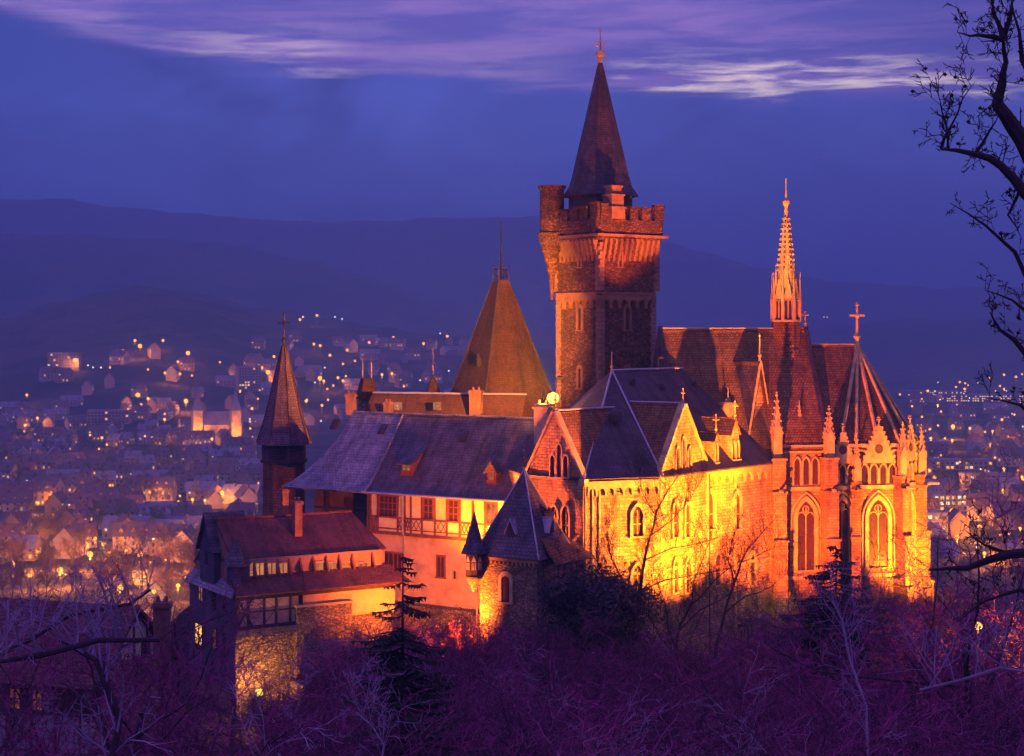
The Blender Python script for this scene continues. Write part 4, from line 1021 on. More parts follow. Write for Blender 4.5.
# ---- annex house with the strip of dormers --------------------------------------------------------
def build_annex():
    F = Fr((-25.2, 150.), (-25.2 + 13.7, 150 + 8.4)); L = F.L; Wd = 11.77
    t = thing('annex_house', 'three-storey annex house with red-brown roof and a strip of lit dormer windows', 'house', F.p(L/2, 5, 60))
    G = Fr(F.q(0, Wd), F.q(0, 0))                    # left gable side, right end at the front corner
    z = 76.0; zr = 82.0
    mb = MB()
    mb.slab([F.p(.3, 1.75, 78.75), F.p(L + .2, 1.75, 78.75), F.p(L - 1.6, 5.9, zr), F.p(.3, 5.9, zr)], .2)
    mb.slab([F.p(.3, Wd, 77.4), F.p(L + .2, Wd, 77.4), F.p(L - 1.6, 5.9, zr), F.p(.3, 5.9, zr)], .2)
    mb.slab([F.p(L + .2, 1.75, 78.75), F.p(L + .2, Wd, 77.4), F.p(L - 1.6, 5.9, zr)], .2)
    mb.build('upper_roof', TILE, t)
    mb = MB(); mb.slab([F.p(-.1, 1.5, 77.25), F.p(L + .3, 1.5, 77.25), F.p(L + 1.6, -.75, 75.75), F.p(-.3, -.75, 75.75)], .18); mb.build('skirt_roof', TILE, t)
    mb = MB(); F.box(mb, .35, L, 1.75, Wd - .3, 72, 78.6); mb.extr([F.p(.35, 1.9, 78.5), F.p(.35, Wd - .1, 77.5), F.p(.35, 5.9, zr - .25)], F.p(.2, 0, 0) - F.p(0, 0, 0)); mb.build('attic_wall', m_plain('attic_boards', (.24, .13, .085), .85, .25, 1.5), t)
    mb = MB(); F.box(mb, 0, L + .2, 0, Wd, zc(627, 150), 75.7); mb.build('wall', PLASTER, t)
    mb = MB(); F.box(mb, .02, L, .15, Wd - .02, 58, zc(627, 150)); mb.build('stone_base', RUBBLE2, t)
    SL = m_brick('slate_cladding', (.11, .10, .15), (.08, .07, .11), (.05, .045, .06), .35, .28, .025, rough=.6, bmp=.6)
    mb = MB(); G.box(mb, 0, Wd + .0, -.12, -.01, 66.5, 75.7); mb.build('slate_cladding', SL, t)
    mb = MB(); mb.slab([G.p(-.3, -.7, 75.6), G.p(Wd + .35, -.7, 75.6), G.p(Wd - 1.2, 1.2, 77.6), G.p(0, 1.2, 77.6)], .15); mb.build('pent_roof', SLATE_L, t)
    # projecting gable oriel on the left side
    mb = MB(); G.gable(mb, 3.4, 7.0, -.35, 2.6, 76.2, 79.3, 82.4); orl = mb.build('gable_oriel', SL, t)
    mb = MB()
    for s_ in (-1, 1): mb.slab([G.p(5.2, -.7, 82.75), G.p(5.2, 3.4, 82.75), G.p(5.2 + s_*2.1, 3.4, 79.1), G.p(5.2 + s_*2.1, -.7, 79.1)], .15)
    mb.build('oriel_roof', SLATE, orl)
    mb = MB(); mb.lathe(F.q(.5, 1.2), [(1.5, 78.3), (1.1, 78.9), (0, 80.9)], 4, .6); mb.build('corner_dormer_roof', SLATE, t)
    mb = MB(); q = F.q(.7, 1.3); mb.box((q[0], q[1], 76.5), 1.6, 1.6, 1.85, .6); mb.build('corner_dormer_wall', SL, t)
    # dormer strip
    mb = MB(); F.box(mb, 1.6, L - .5, 1.42, 1.8, 77.15, 78.7)
    mb.build('dormer_band', m_plain('band_boards', (.30, .18, .12), .8, .25, 2.), t)
    LA = m_emit('annex_window_light', (1, .33, .11), .46, .6)
    WF = m_plain('annex_window_frame', (.38, .24, .17), .7, .2, 2.)
    for px in (248.5, 259.5, 271.5, 283): window(t, F, F.hu(px, 1.42), F.hz(px, 576.5, 1.42), .82, 1.25, 'rect', .09, .1, WF, LA, (1, 0), v=1.42)
    for px in (319, 332, 345.5, 363): window(t, F, F.hu(px, 1.42), F.hz(px, 575, 1.42), .82, 1.2, 'rect', .09, .1, WF, LA, (1, 0), v=1.42)
    mb = MB()
    for px in (242, 254, 265.5, 277.5, 289, 300, 313, 326, 339, 352, 372): u = F.hu(px, 1.4); mb.extr([F.p(u - .1, 1.5, 78.7), F.p(u - .1, .75, 77.1), F.p(u - .1, 1.5, 77.1)], F.p(.2, 0, 0) - F.p(0, 0, 0))
    mb.build('dormer_brackets', TIMBER, t)
    # timber frame on the front
    mb = MB(); u1 = F.hu(300); zl = zc(626, 150.5)
    F.box(mb, -.05, u1, -.12, .01, zl - .3, zl); F.box(mb, 0, L, -.09, .01, 75.2, 75.5); F.box(mb, 0, u1, -.08, .01, 74.0, 74.14)
    for px in (237.5, 248, 264, 276, 290, 300): u = max(.12, F.hu(px)); F.box(mb, u - .11, u + .11, -.1, .01, zl, 75.5)
    mb.tube([F.p(.15, -.05, zl), F.p(1.5, -.05, 75.3)], .1, 4); mb.tube([F.p(1.5, -.05, zl), F.p(.15, -.05, 75.3)], .1, 4)
    mb.build('timber_frame', TIMBER_D, t)
    mb = MB(); F.box(mb, -.15, u1 - .3, -.5, .0, zl - .95, zl - .3); mb.build('slate_ledge', SLATE, t)
    LW = LIT
    for px, y0, y1, wd, lit in ((199, 644, 624, 1.8, 2), (201, 600, 585, 1.0, 1), (214, 607, 588, .7, 0), (225, 609, 592, .7, 0), (215, 648, 629, .6, 1), (224, 652, 634, .6, 0)):
        window(t, G, G.hu(px, -.12), G.hz(px, y0, -.12), wd, G.hz(px, y1, -.12) - G.hz(px, y0, -.12), 'rect', .12, .08, TIMBER_D, (GLASS, LIT_DIM, LIT)[lit], (1, 1), v=-.12)
    window(t, G, 5.2, 78.0, .5, 1.0, 'rect', .08, .06, TIMBER_D, GLASS, (0, 1), v=-.35)
    for px, y0, y1 in ((297, 541, 501), (284, 530, 489)):
        q = W(px, y1, 157.5 if px > 290 else 160.5); chimney_part(t, q.x, q.y, zc(y0, q.y), q.z, .75 if px > 290 else .65, .8, .55)
    mb = MB(); ridge_tube(mb, [F.p(.3, 5.9, zr + .06), F.p(L - 1.6, 5.9, zr + .06)], .12); mb.build('ridge_cap', TILE, t)
    mb = MB(); mb.tube([F.p(F.hu(301), -.3, 77.6), F.p(F.hu(301), -.85, 75.6), F.p(F.hu(301), -.2, 75.2), F.p(F.hu(301), -.15, 70)], .09, 5); mb.build('downpipe', TIMBER_D, t)
    # lower front walls
    lw = thing('terrace_wall', 'weathered stone retaining wall below the annex house', 'wall', F.p(8, -4, 62))
    a = W(297, 604, 152.6); b = W(352, 606, 155.5); H = Fr(a.xy, b.xy)
    mb = MB(); H.box(mb, 0, H.L, 0, .7, 60, zc(607, 153)); mb.build('wall', RUBBLE2, lw)
    mb = MB(); H.box(mb, -.1, H.L + .1, -.1, .8, zc(607, 153), zc(607, 153) + .2); mb.build('coping', TRIM, lw)
    sh = thing('lean_to', 'dark slated lean-to roof below the terrace wall', 'shed', H.p(2, -2, 64))
    mb = MB(); mb.slab([H.p(.6, -.15, zc(638, 153)), H.p(H.L + .6, -.15, zc(644, 153)), H.p(H.L + 1, -3.6, zc(684, 150)), H.p(-1.4, -3.6, zc(680, 150))], .2); mb.build('roof', SLATE, sh)
    mb = MB(); H.box(mb, -.8, H.L + .4, -3.2, -.2, 58, zc(684, 150)); mb.build('wall', RUBBLE2, sh)
    q = F.p(1.7, -1.9, 0); p = W(259, 693, q.y)
    l = thing('yard_lamp', 'yellow lamp below the stone wall of the annex', 'lamp', (p.x, q.y, p.z - 2.5), 'lamps around the castle')
    mb = MB(); mb.tube([(p.x, q.y, p.z - 2.8), (p.x, q.y, p.z - .2)], .06, 5); mb.build('post', IRON, l)
    mb = MB(); mb.box((p.x, q.y, p.z - .2), .55, .45, .5, .6); mb.build('lamp_glass', m_emit('yellow_glass', (1, .62, .06), 2.5), l)
    ld = bpy.data.lights.new('yard_light', 'POINT'); ld.energy = 3200; ld.color = (1, .36, .05); ld.shadow_soft_size = .3
    lo = bpy.data.objects.new('yard_light', ld); COL.objects.link(lo); lo.parent = l; lo.location = (.1, -.3, 2.4 + .5)
build_annex()

# ---- houses at the lower left ---------------------------------------------------------------------
def build_cottages():
    F = Fr((-28 - .95*26, 110 + .3*26), (-28., 110.)); L = F.L
    t = thing('timbered_cottage', 'dark roofed half-timbered house at the left among bare branches', 'house', F.p(L - 6, 4, 62))
    ze, zr, Wd = zc(680, 110), zc(605, 115), 10.
    mb = MB(); mb.slab([F.p(0, -.7, ze - .5), F.p(L + .7, -.7, ze - .5), F.p(L + .5, Wd/2, zr), F.p(0, Wd/2, zr)], .25); mb.slab([F.p(0, Wd + .7, ze - .5), F.p(L + .7, Wd + .7, ze - .5), F.p(L + .5, Wd/2, zr), F.p(0, Wd/2, zr)], .25); mb.build('roof', TILE, t)
    G = Fr(F.q(L, 0), F.q(L, Wd))
    mb = MB(); F.box(mb, 0, L, 0, Wd, 58, ze - .3); mb.build('wall', m_plain('lilac_render', (.24, .22, .26), .9, .2, 1.), t)
    mb = MB(); mb.extr([G.p(.1, 0, ze - .4), G.p(Wd - .1, 0, ze - .4), G.p(Wd/2, 0, zr - .3)], G.p(0, .4, 0) - G.p(0, 0, 0)); mb.build('gable_wall', INFILL, t)
    mb = MB()
    for z in (ze - .4, ze + 1.5, ze + 3.): w_ = Wd/2 * (1 - max(0, (z - ze) / (zr - ze))); G.box(mb, Wd/2 - w_ + .1, Wd/2 + w_ - .1, -.07, .01, z, z + .2)
    for u in (1.5, 3.2, 5., 6.8, 8.5): G.box(mb, u - .1, u + .1, -.08, .01, ze - 3, ze + (zr - ze) * (1 - abs(u - Wd/2)/(Wd/2)) - .4)
    for u in [i*1.9 for i in range(int(L/1.9) + 1)]: F.box(mb, u, u + .18, -.06, .01, ze - 6, ze - .5)
    for z in (ze - 2.6, ze - 5.2): F.box(mb, 0, L, -.05, .01, z, z + .18)
    mb.build('timber_frame', TIMBER_D, t)
    CL = m_emit('cottage_window_light', (1, .30, .06), .20, .5)
    for px, lit in ((4, 0), (15, 1), (27, 0), (37, 1), (60, 0), (74, 0)): window(t, F, F.hu(px), ze - 2.3, .8, 1.3, 'rect', .1, .08, TIMBER_D, CL if lit else GLASS, (1, 1))
    window(t, G, 6.6, ze + .2, .9, 1.2, 'rect', .1, .08, TIMBER_D, GLASS, (1, 1))
    F2 = Fr(W(100, 740, 89).xy, W(192, 740, 90.5).xy); L = F2.L; z0, z1 = zc(744, 90), zc(655, 95)
    c = thing('slope_house', 'purple-dark tiled house roof with a tall chimney at its ridge', 'house', F2.p(L/2, 4, 62))
    mb = MB(); mb.slab([F2.p(-.5, -.6, z0), F2.p(L + .5, -.6, z0), F2.p(L - 1.8, 4.5, z1), F2.p(.8, 4.5, z1)], .25); mb.slab([F2.p(-.5, 9.6, z0), F2.p(L + .5, 9.6, z0), F2.p(L - 1.8, 4.5, z1), F2.p(.8, 4.5, z1)], .25)
    mb.slab([F2.p(L + .5, -.6, z0), F2.p(L + .5, 9.6, z0), F2.p(L - 1.8, 4.5, z1)], .25); mb.build('roof', TILE, c)
    mb = MB(); F2.box(mb, 0, L, 0, 9, 58, z0); mb.build('wall', m_plain('dim_render', (.28, .22, .22), .9, .2, 1.), c)
    q = W(162, 602, 97); chimney_part(c, q.x, q.y, z0, q.z, .95, .8, .1, m_plain('chimney_brick_red', (.16, .075, .06), .9, .3, 2.))
build_cottages()

# ================================================================== FLOODLIGHTS ROUND THE CASTLE
YE, OR, RD = (1, .235, .003), (1, .125, .003), (1, .115, .010)
for x, y, z, px_t, pw, col, size, lab in (
    (26.5, 150.8, 72.2, (15.8, 161.0, 85.5), 330000, (1, .205, .003), 82, 'floodlight on the slope aimed at the gabled bay of the palace wing'),
    (46.5, 169.0, 70.0, (45.2, 179.8, 77.5), 105000, (1, .25, .003), 78, 'floodlight below the choir at the far end of the chapel'),
    (21.8, 156.0, 71.5, (35.5, 180.0, 91.0), 175000, OR, 80, 'floodlight aimed up at the chapel front, roofs and gold spire'),
    (22.4, 155.6, 72.0, (30.5, 183.0, 117.0), 300000, (1, .33, .004), 20, 'added narrow fill spot on the slope aimed at the gold openwork spire'),  # added spot that gilds the spire, not an actual fitting
    (-8.5, 160.0, 68.5, (4.0, 157.8, 84.0), 170000, RD, 62, 'floodlight in the yard aimed at the left palace gable'),
    (-3.4, 160.6, 75.5, (-1.4, 165.6, 81.6), 36000, YE, 112, 'floodlight in the yard behind the gate tower, close to the timbered wing'),
    (-5.5, 148.5, 71.5, (-7.0, 166.0, 77.5), 50000, (1, .165, .006), 140, 'floodlight on the slope under the timbered wing wall')):
    floodlight(x, y, max(hgt(x, y) + .6, z), px_t, pw, col, size, lab)
floodlight(15.9, 175.0, 96.6, (13.4, 186.4, 111.2), 48000, (1, .15, .008), 42, 'floodlight on the palace roof aimed up at the keep battlements', .7)
floodlight(4.9, 168.0, 94.6, (5.0, 192.0, 108.5), 15000, (1, .17, .008), 30, 'added fill spot on the mast aimed up at the corner turret', .6)  # extra spot added only to brighten the corner turret

# ================================================================== VEGETATION
rnd = random.Random(11)
MINR = .010
def rdir(d, ang, rn):
    """tilt direction d by about ang radians in a random sense"""
    a = d.cross(Vector((rn.uniform(-1, 1), rn.uniform(-1, 1), rn.uniform(-1, 1))))
    if a.length < 1e-4: a = Vector((1, 0, 0))
    return (Matrix.Rotation(ang, 3, a.normalized()) @ d).normalized()
def branch(mbs, p, d, L, r, lev, rn, kids, up=.12, wob=.22, droop=0.):
    n = max(3, 5 - lev); pts = [p.copy()]; q = p.copy(); dd = d.copy()
    for i in range(n):
        dd = (rdir(dd, rn.uniform(0, wob), rn) + Vector((0, 0, up - droop * i))).normalized(); q = q + dd * (L / n); pts.append(q.copy())
    tip = .35 if lev < len(kids) else .45
    rad = [r * (1 - (1 - tip) * i / n) for i in range(n + 1)]
    mbs[0 if lev <= 1 else 1].tube(pts, rad, 7 if lev == 0 else (5 if lev == 1 else 3))
    if lev >= len(kids): return
    nk = kids[lev]
    for k in range(nk):
        t = (.25 if lev else .32) + (.75 if lev else .68) * (k + rn.random() * .8) / nk; t = min(t, .999)
        i = int(t * n); b = pts[i].lerp(pts[i + 1], t * n - i)
        dl = (pts[i + 1] - pts[i]).normalized()
        nd = rdir(dl, rn.uniform(.5, 1.2), rn)
        branch(mbs, b, nd, L * rn.uniform(.38, .62) * (1.15 - .4 * t), max(rad[i] * rn.uniform(.42, .6), MINR), lev + 1, rn, kids, up, wob + .13, droop)
def bare_tree(name, label, seed, h, kids, r0=.2, up=.10, lean=(0, 0), tw=TWIG, group=None, wob=.2):
    rn = random.Random(seed); t = thing(name, label, 'tree', (0, 0, 0), group)
    a, b = MB(), MB()
    branch((a, b), Vector((0, 0, -.5)), Vector((lean[0], lean[1], 1)).normalized(), h * .82, r0, 0, rn, kids, up, wob)
    zmax = max(v[2] for v in b.v)
    a.build('trunk', BARK, t, uv=False); b.build('crown', tw, t, uv=False); t['h'] = zmax
    return t
def stemmed(name, label, seed, h, n, kids, group, tw=TWIG, r0=.09, spread=.5):
    rn = random.Random(seed); t = thing(name, label, 'bush', (0, 0, 0), group); a, b = MB(), MB()
    for k in range(n):
        an = 2*pi*k/n + rn.uniform(-.4, .4); d = Vector((cos(an)*spread*rn.uniform(.3, 1), sin(an)*spread*rn.uniform(.3, 1), 1)).normalized()
        branch((a, b), Vector((cos(an)*.25, sin(an)*.25, -.3)), d, h * rn.uniform(.6, .85), r0 * rn.uniform(.7, 1.2), 0, rn, kids, .05, .25)
    a.build('stems', BARK, t, uv=False); b.build('crown', tw, t, uv=False); t['h'] = max(v[2] for v in b.v)
    return t
def spruce(seed, h, rb, label, group=None, dens=1.0, gap=0., tip_len=.16):
    rn = random.Random(seed); t = thing('spruce', label, 'tree', (0, 0, 0), group); a, b = MB(), MB()
    a.tube([(0, 0, -.5), (rn.uniform(-.1, .1), 0, h*.5), (0, 0, h*.985)], [h*.011, h*.007, .02], 7)
    z = h * .10
    while z < h * .985:
        f = (h - z) / h; rr = rb * (f ** .85) * rn.uniform(.7, 1.1) + .04
        nb = rn.randint(4, 7)
        for k in range(nb):
            if rn.random() < gap or (f < .14 and rn.random() < .45 + gap): continue
            an = rn.uniform(0, 2*pi); L = rr * rn.uniform(.6, 1.15); d = Vector((cos(an), sin(an), 0)); p = Vector((0, 0, z + rn.uniform(-.15, .15)))
            pts = [p + d*L*s_ + Vector((0, 0, -L*.42*s_ + L*.30*s_*s_)) for s_ in (0, .35, .7, 1)]
            b.tube(pts, [.045, .03, .02, .008], 3)
            side = Vector((-d.y, d.x, 0)); m = max(4, int(L / .16 * dens))
            for i in range(m):
                s_ = (i + rn.random()) / m
                if s_ < .12: continue
                q = p + d*L*s_ + Vector((0, 0, -L*.42*s_ + L*.30*s_*s_)); wl = (.20 + .55*(1 - s_)*min(1, L/2.4)) * rn.uniform(.6, 1.2)
                for sg in (-1, 1):
                    e = q + side*sg*wl + d*wl*.55 + Vector((0, 0, -.32*wl*rn.uniform(.2, 1.3)))
                    wv = d*.085 + Vector((0, 0, rn.uniform(-.05, .05)))
                    b.poly([q - wv, q + wv, e + wv*.35, e - wv*.35])
                    if rn.random() < .6:
                        e2 = q + side*sg*wl*.5 + Vector((0, 0, -.22*rn.uniform(.6, 1.4))); b.poly([q - wv*.7, q + wv*.7, e2])
        z += max(.13, h * .0115) * rn.uniform(.75, 1.2)
    a.build('trunk', BARK, t, uv=False); b.build('crown', NEEDLE, t, uv=False); t['h'] = h
    return t
def evergreen(seed, h, rx, label, n=2600, mat=None, name='evergreen_bush'):
    rn = random.Random(seed); t = thing(name, label, 'bush', (0, 0, 0)); a, b = MB(), MB()
    lobes = []
    for k in range(16):
        zz = rn.uniform(.18, .95); r = rx * (1.05 - .75*zz); an = rn.uniform(0, 2*pi); q = Vector((cos(an)*r*rn.random()**.5, sin(an)*r*rn.random()**.5, zz*h)); lobes.append((q, rn.uniform(.5, 1.0) * rx * .42))
        a.tube([(0, 0, -.4), (q.x*.4, q.y*.4, q.z*.55), tuple(q)], [.14, .07, .02], 4)
    for k in range(n):
        c, r = rn.choice(lobes); d = Vector((rn.gauss(0, 1), rn.gauss(0, 1), rn.gauss(0, .9))).normalized(); q = c + d*r*(rn.random()**.4)*rn.uniform(.7, 1.25)
        u = Vector((rn.gauss(0, 1), rn.gauss(0, 1), rn.gauss(0, 1))).normalized(); v = d.cross(u); s_ = rn.uniform(.035, .10)
        b.poly([q - u*s_*1.8, q + v*s_*.7, q + u*s_*1.8, q - v*s_*.7])
    a.build('trunk', BARK, t, uv=False); b.build('crown', mat or IVY, t, uv=False); t['h'] = h
    return t
HERO = set()
def place(root, px, ytop, Y, rot=None, sx=1., label=None, group=None, base=None, first=False):
    """stand a tree on the ground at distance Y, tall enough to reach row ytop"""
    x = (px - 512) * Y / FPX; g = hgt(x, Y) if base is None else base; top = zc(ytop, Y); k = max(.25, (top - g) / root['h'])
    rz = rnd.uniform(0, 6.28) if rot is None else rot
    if first or not root.get('used'):
        root['used'] = 1; root.location = (x, Y, g); root.rotation_euler = (0, 0, rz); root.scale = (k*sx, k*sx, k)
        if label: root['label'] = label
        if group: root['group'] = group
        return root
    o = dup(root, (x, Y, g), rz, (k*sx, k*sx, k), label, group)
    if not group and 'group' in o: del o['group']
    return o
# --- tree kinds
GB = 'bare trees of the wooded slope'
bare = [bare_tree('bare_tree', 'bare tree', 100 + i, 12, k, (.17, .25)[i % 2], up, (rnd.uniform(-.1, .1), rnd.uniform(-.1, .1)), tw, GB, .24)
        for i, (k, up, tw) in enumerate((((11, 7, 6, 4), .04, TWIG_K), ((12, 7, 5, 4), .0, TWIG), ((10, 8, 4, 3), .06, TWIG_P), ((12, 6, 6, 4), .02, TWIG_V), ((9, 8, 6, 4), -.02, TWIG_K), ((9, 6, 5, 4), .05, TWIG)))]
bushes = [stemmed('bare_bush', 'bare bush', 200 + i, 6, 9, (7, 6, 4), GB, tw) for i, tw in enumerate((TWIG, TWIG_V, TWIG_K))]
# envelope of the tree tops across the picture
ENV = [(-40, 640), (60, 672), (150, 690), (230, 705), (262, 720), (300, 690), (330, 655), (380, 612), (440, 606), (500, 618), (545, 604), (590, 616), (640, 638), (700, 642), (760, 626), (800, 606), (870, 594), (930, 592), (1000, 590), (1070, 585)]
def where(px):
    for lim, s_ in ((110, 'the timbered cottage'), (235, 'the tall brick chimney'), (330, 'the annex house'), (470, 'the timbered wing'), (575, 'the gate tower'), (700, 'the palace wing bay'), (780, 'the side wall of the palace wing'), (930, 'the chapel')):
        if px < lim: return s_
    return 'the lamp in the right-hand woods'
rows = [(136, 0, 40, 1.1), (120, 8, 38, 1.15), (104, 20, 34, 1.2), (88, 38, 30, 1.25), (72, 62, 26, 1.3), (57, 88, 23, 1.3), (45, 112, 19, 1.3)]
for ri, (Y0, dy, n, sx) in enumerate(rows):
    dist = ('just below', 'a little below', 'half way down below', 'far down below', 'in the near woods under', 'in the lower woods under', 'nearest the viewer under')[ri]
    for k in range(n):
        px = -70 + 1165 * (k + rnd.uniform(-.35, .35) + .5) / n; Y = Y0 + rnd.uniform(-6, 6)
        if px < 250 and Y > 84: continue                      # houses stand here
        if px < 250 and Y > 60 and rnd.random() < .35: continue
        if 300 > px > 225 and Y > 100: continue
        yt = lerp_tab(ENV, px) + dy + rnd.uniform(-12, 24)
        if Y < 78 and 320 < px < 480: yt += 110
        kind = rnd.choice(bare)
        lab = f'leafless tree {dist} {where(px)}'
        place(kind, px, yt, Y, None, sx * rnd.uniform(.85, 1.2), lab, GB)
for k in range(80):
    px = rnd.uniform(285, 1040); Y = rnd.uniform(138, 147); x = (px - 512) * Y / FPX
    if 425 < px < 470: continue
    kind = rnd.choice(bushes); yt = lerp_tab(ENV, px) + rnd.uniform(-4, 26)
    place(kind, px, yt, Y, None, 1.4, f'many-stemmed bare bush at the castle foot below {where(px)}', 'bare bushes at the castle foot')
for k in range(16):
    px = -25 + 17*k + rnd.uniform(-8, 8); Y = rnd.uniform(52, 80); place(rnd.choice(bare), px, 628 + rnd.uniform(-18, 60) + (50 if px > 170 else 0), Y, None, 1.2, f'leafless tree overhanging the roofs before {where(px)}', GB)
# unused prototypes never stay at the origin
# --- single trees one can point to
sp1 = spruce(31, 26, 10.5, 'tall sparse spruce with a bare leading stem before the timbered wing', gap=.12, dens=1.)
place(sp1, 403, 546, 72, .4)
sp2 = spruce(37, 18, 12.5, 'broad dark spruce in front of the chapel buttresses', dens=1.0)
place(sp2, 836, 541, 118, 1.2)
place(spruce(41, 14, 3.2, 'small dark spruce at the chapel foot left of the broad spruce', dens=.9), 812, 592, 124, .2)
ev = evergreen(43, 9.5, 3.4, 'dense dark evergreen bush between the gate tower and the palace wing', 15000); place(ev, 583, 556, 141, 0, 1.0)
ev = evergreen(44, 7, 3.0, 'lower rounded evergreen bush at the foot of the palace corner', 11000); place(ev, 617, 590, 139, 0, 1.0)
for sd, px, yt, Y, lean, lab in ((302, 622, 520, 141, (-.25, 0), 'bare tree with upswept limbs beside the evergreen bush'), (305, 756, 560, 138, (.2, 0), 'bare tree with fine fanned twigs at the left chapel buttress'), (306, 895, 560, 140, (.15, 0), 'bare tree before the brightly lit end buttress of the chapel'), (308, 672, 575, 137, (.0, 0), 'low forked bare tree right of the slim tree')):
    h_ = bare_tree('bare_tree', lab, sd, 12, (8, 6, 5, 3), .14, .10, lean, TWIG_D, None, .2); place(h_, px, yt, Y, 0., .95, first=True)
for sd, px, yt, Y, lean, lab in ((311, 22, 492, 62, (.12, 0), 'bare tree rising at the far left edge above the cottage roof'), (312, 60, 560, 66, (.2, 0), 'bare tree with arching limbs before the cottage roof'), (313, 120, 535, 118, (.0, .1), 'bare tree rising behind the cottage gable'), (314, 968, 470, 92, (-.1, 0), 'bare tree at the right before the town lights'), (315, 1012, 430, 84, (-.15, 0), 'bare tree at the far right edge below the overhanging boughs'), (316, 1000, 520, 100, (.1, 0), 'lower bare tree near the lamp in the right-hand woods'), (317, 940, 545, 112, (.0, 0), 'bare tree between chapel and the lamp in the right-hand woods'), (318, 185, 560, 125, (0, 0), 'bare tree in front of the annex house gable')):
    h_ = bare_tree('bare_tree', lab, sd, 13, (10, 7, 5, 3), .16, .08, lean, TWIG, None, .22); place(h_, px, yt, Y, 0., 1.0, first=True)

# --- the near tree whose boughs hang in from the right edge
def drawn_tree(label, Y, limbs, root_px, seed, ntw, tl, tr_, kids, xmax=2000, buds=0, tmat=TWIG_D):
    """a tree whose main limbs follow given lines, with fine twigs grown from them"""
    rn = random.Random(seed); gx = (root_px - 512)*Y/FPX
    t = thing('bare_tree', label, 'tree', (gx, Y, hgt(gx, Y)))
    a, b = MB(), MB(); P = lambda px, py, dy=0.: W(px, py, Y + dy)
    for li, (pts, r, dy) in enumerate(limbs):
        q = [P(px, py, dy * min(1., i / 2.)) for i, (px, py) in enumerate(pts)]
        if li == 0: q[0] = Vector((q[0].x, Y, hgt(q[0].x, Y) - .5))
        q2 = [q[0]]
        for u, v in zip(q, q[1:]): m_ = u.lerp(v, .5); j = (v - u).length * .06; q2 += [m_ + Vector((rn.uniform(-j, j), rn.uniform(-j, j), rn.uniform(-j, j))), v]
        n = len(q2); rad = [r * (1 - .88 * i / (n - 1)) * rn.uniform(.92, 1.12) for i in range(n)]
        a.tube(q2, rad, 7)
        for i in range(1, n):
            for k in range(ntw):
                p = q2[i - 1].lerp(q2[i], rn.random())
                if p.x > (xmax - 512)*Y/FPX or (li == 0 and i < n*.4): continue
                d = rdir(Vector((rn.uniform(-.5, .35), rn.uniform(-.5, .5), rn.choice((1, 1, .6, -.2)))).normalized(), rn.uniform(0, .6), rn)
                branch((a, b), p, d, rn.uniform(*tl), max(tr_, rad[i] * .2), 2, rn, kids, .06, .25)
    a.build('trunk', tmat, t, uv=False); b.build('twigs', tmat, t, uv=False)
    if buds:
        m = MB()
        for k in range(buds):
            v = Vector(b.v[rn.randrange(len(b.v))]); m.lathe((v.x, v.y), [(0, v.z - .035), (.04, v.z), (0, v.z + .035)], 5)
        o = m.build('seed_heads', TWIG_D, t, uv=False); o['kind'] = 'stuff'
drawn_tree('gnarled bare tree in black silhouette reaching in from the right edge', 27., [
    ([(1096, 700), (1092, 560), (1086, 420), (1078, 300), (1062, 200), (1035, 150)], .40, .1), ([(1062, 205), (1030, 156), (1012, 126), (997, 104), (1002, 84), (1006, 62), (1003, 38)], .17, 0.1), ([(1003, 40), (985, 36), (970, 36), (957, 32)], .05, -.2), ([(1003, 38), (1010, 18), (1016, -10)], .06, .1), ([(1003, 38), (994, 14), (990, -12)], .05, .3),
    ([(1082, 330), (1052, 228), (1024, 192), (1000, 165), (975, 154), (941, 149)], .15, -.6), ([(941, 149), (950, 128), (962, 100), (975, 82)], .028, -.6), ([(948, 148), (946, 125), (940, 100), (934, 86)], .022, -.7), ([(975, 154), (990, 130), (1000, 112)], .035, -.4),
    ([(1080, 360), (1046, 318), (1015, 252), (985, 225), (950, 203)], .06, .5), ([(1060, 340), (1034, 318), (1012, 300), (985, 290)], .05, .9), ([(1085, 420), (1050, 376), (1024, 352), (1000, 330), (990, 312)], .085, -.3),
    ([(1088, 500), (1060, 440), (1020, 405), (985, 398)], .06, .6), ([(1090, 540), (1056, 548), (1010, 554), (968, 568), (928, 570)], .13, -.8), ([(1010, 554), (985, 545), (965, 530)], .04, -.6), ([(1090, 600), (1060, 596), (1020, 590), (985, 601), (958, 622)], .06, -.4),
    ([(1066, 205), (1040, 110), (1022, 60), (1012, 8)], .1, .8), ([(1020, 190), (1008, 215), (1022, 240)], .03, .2)], 1092, 5, 2, (.2, .56), .0065, (0, 0, 3, 3), 1075, 90)
drawn_tree('slim curving bare tree silhouetted against the brightest palace wall', 140., [
    ([(627, 690), (632, 640), (637, 605), (643, 570), (649, 540), (656, 512), (668, 490), (688, 458)], .20, .1), ([(638, 600), (622, 580), (612, 560), (607, 535), (612, 518)], .09, .6), ([(640, 590), (665, 580), (700, 574), (738, 566)], .08, -.6), ([(645, 560), (672, 548), (704, 542), (728, 536)], .07, .8), ([(632, 625), (612, 600), (600, 570), (596, 545)], .07, -.8), ([(650, 536), (672, 520), (690, 500), (704, 478)], .06, .4), ([(655, 515), (642, 492), (640, 470)], .05, -.5)], 627, 61, 7, (1.2, 3.0), .022, (0, 0, 5, 3))
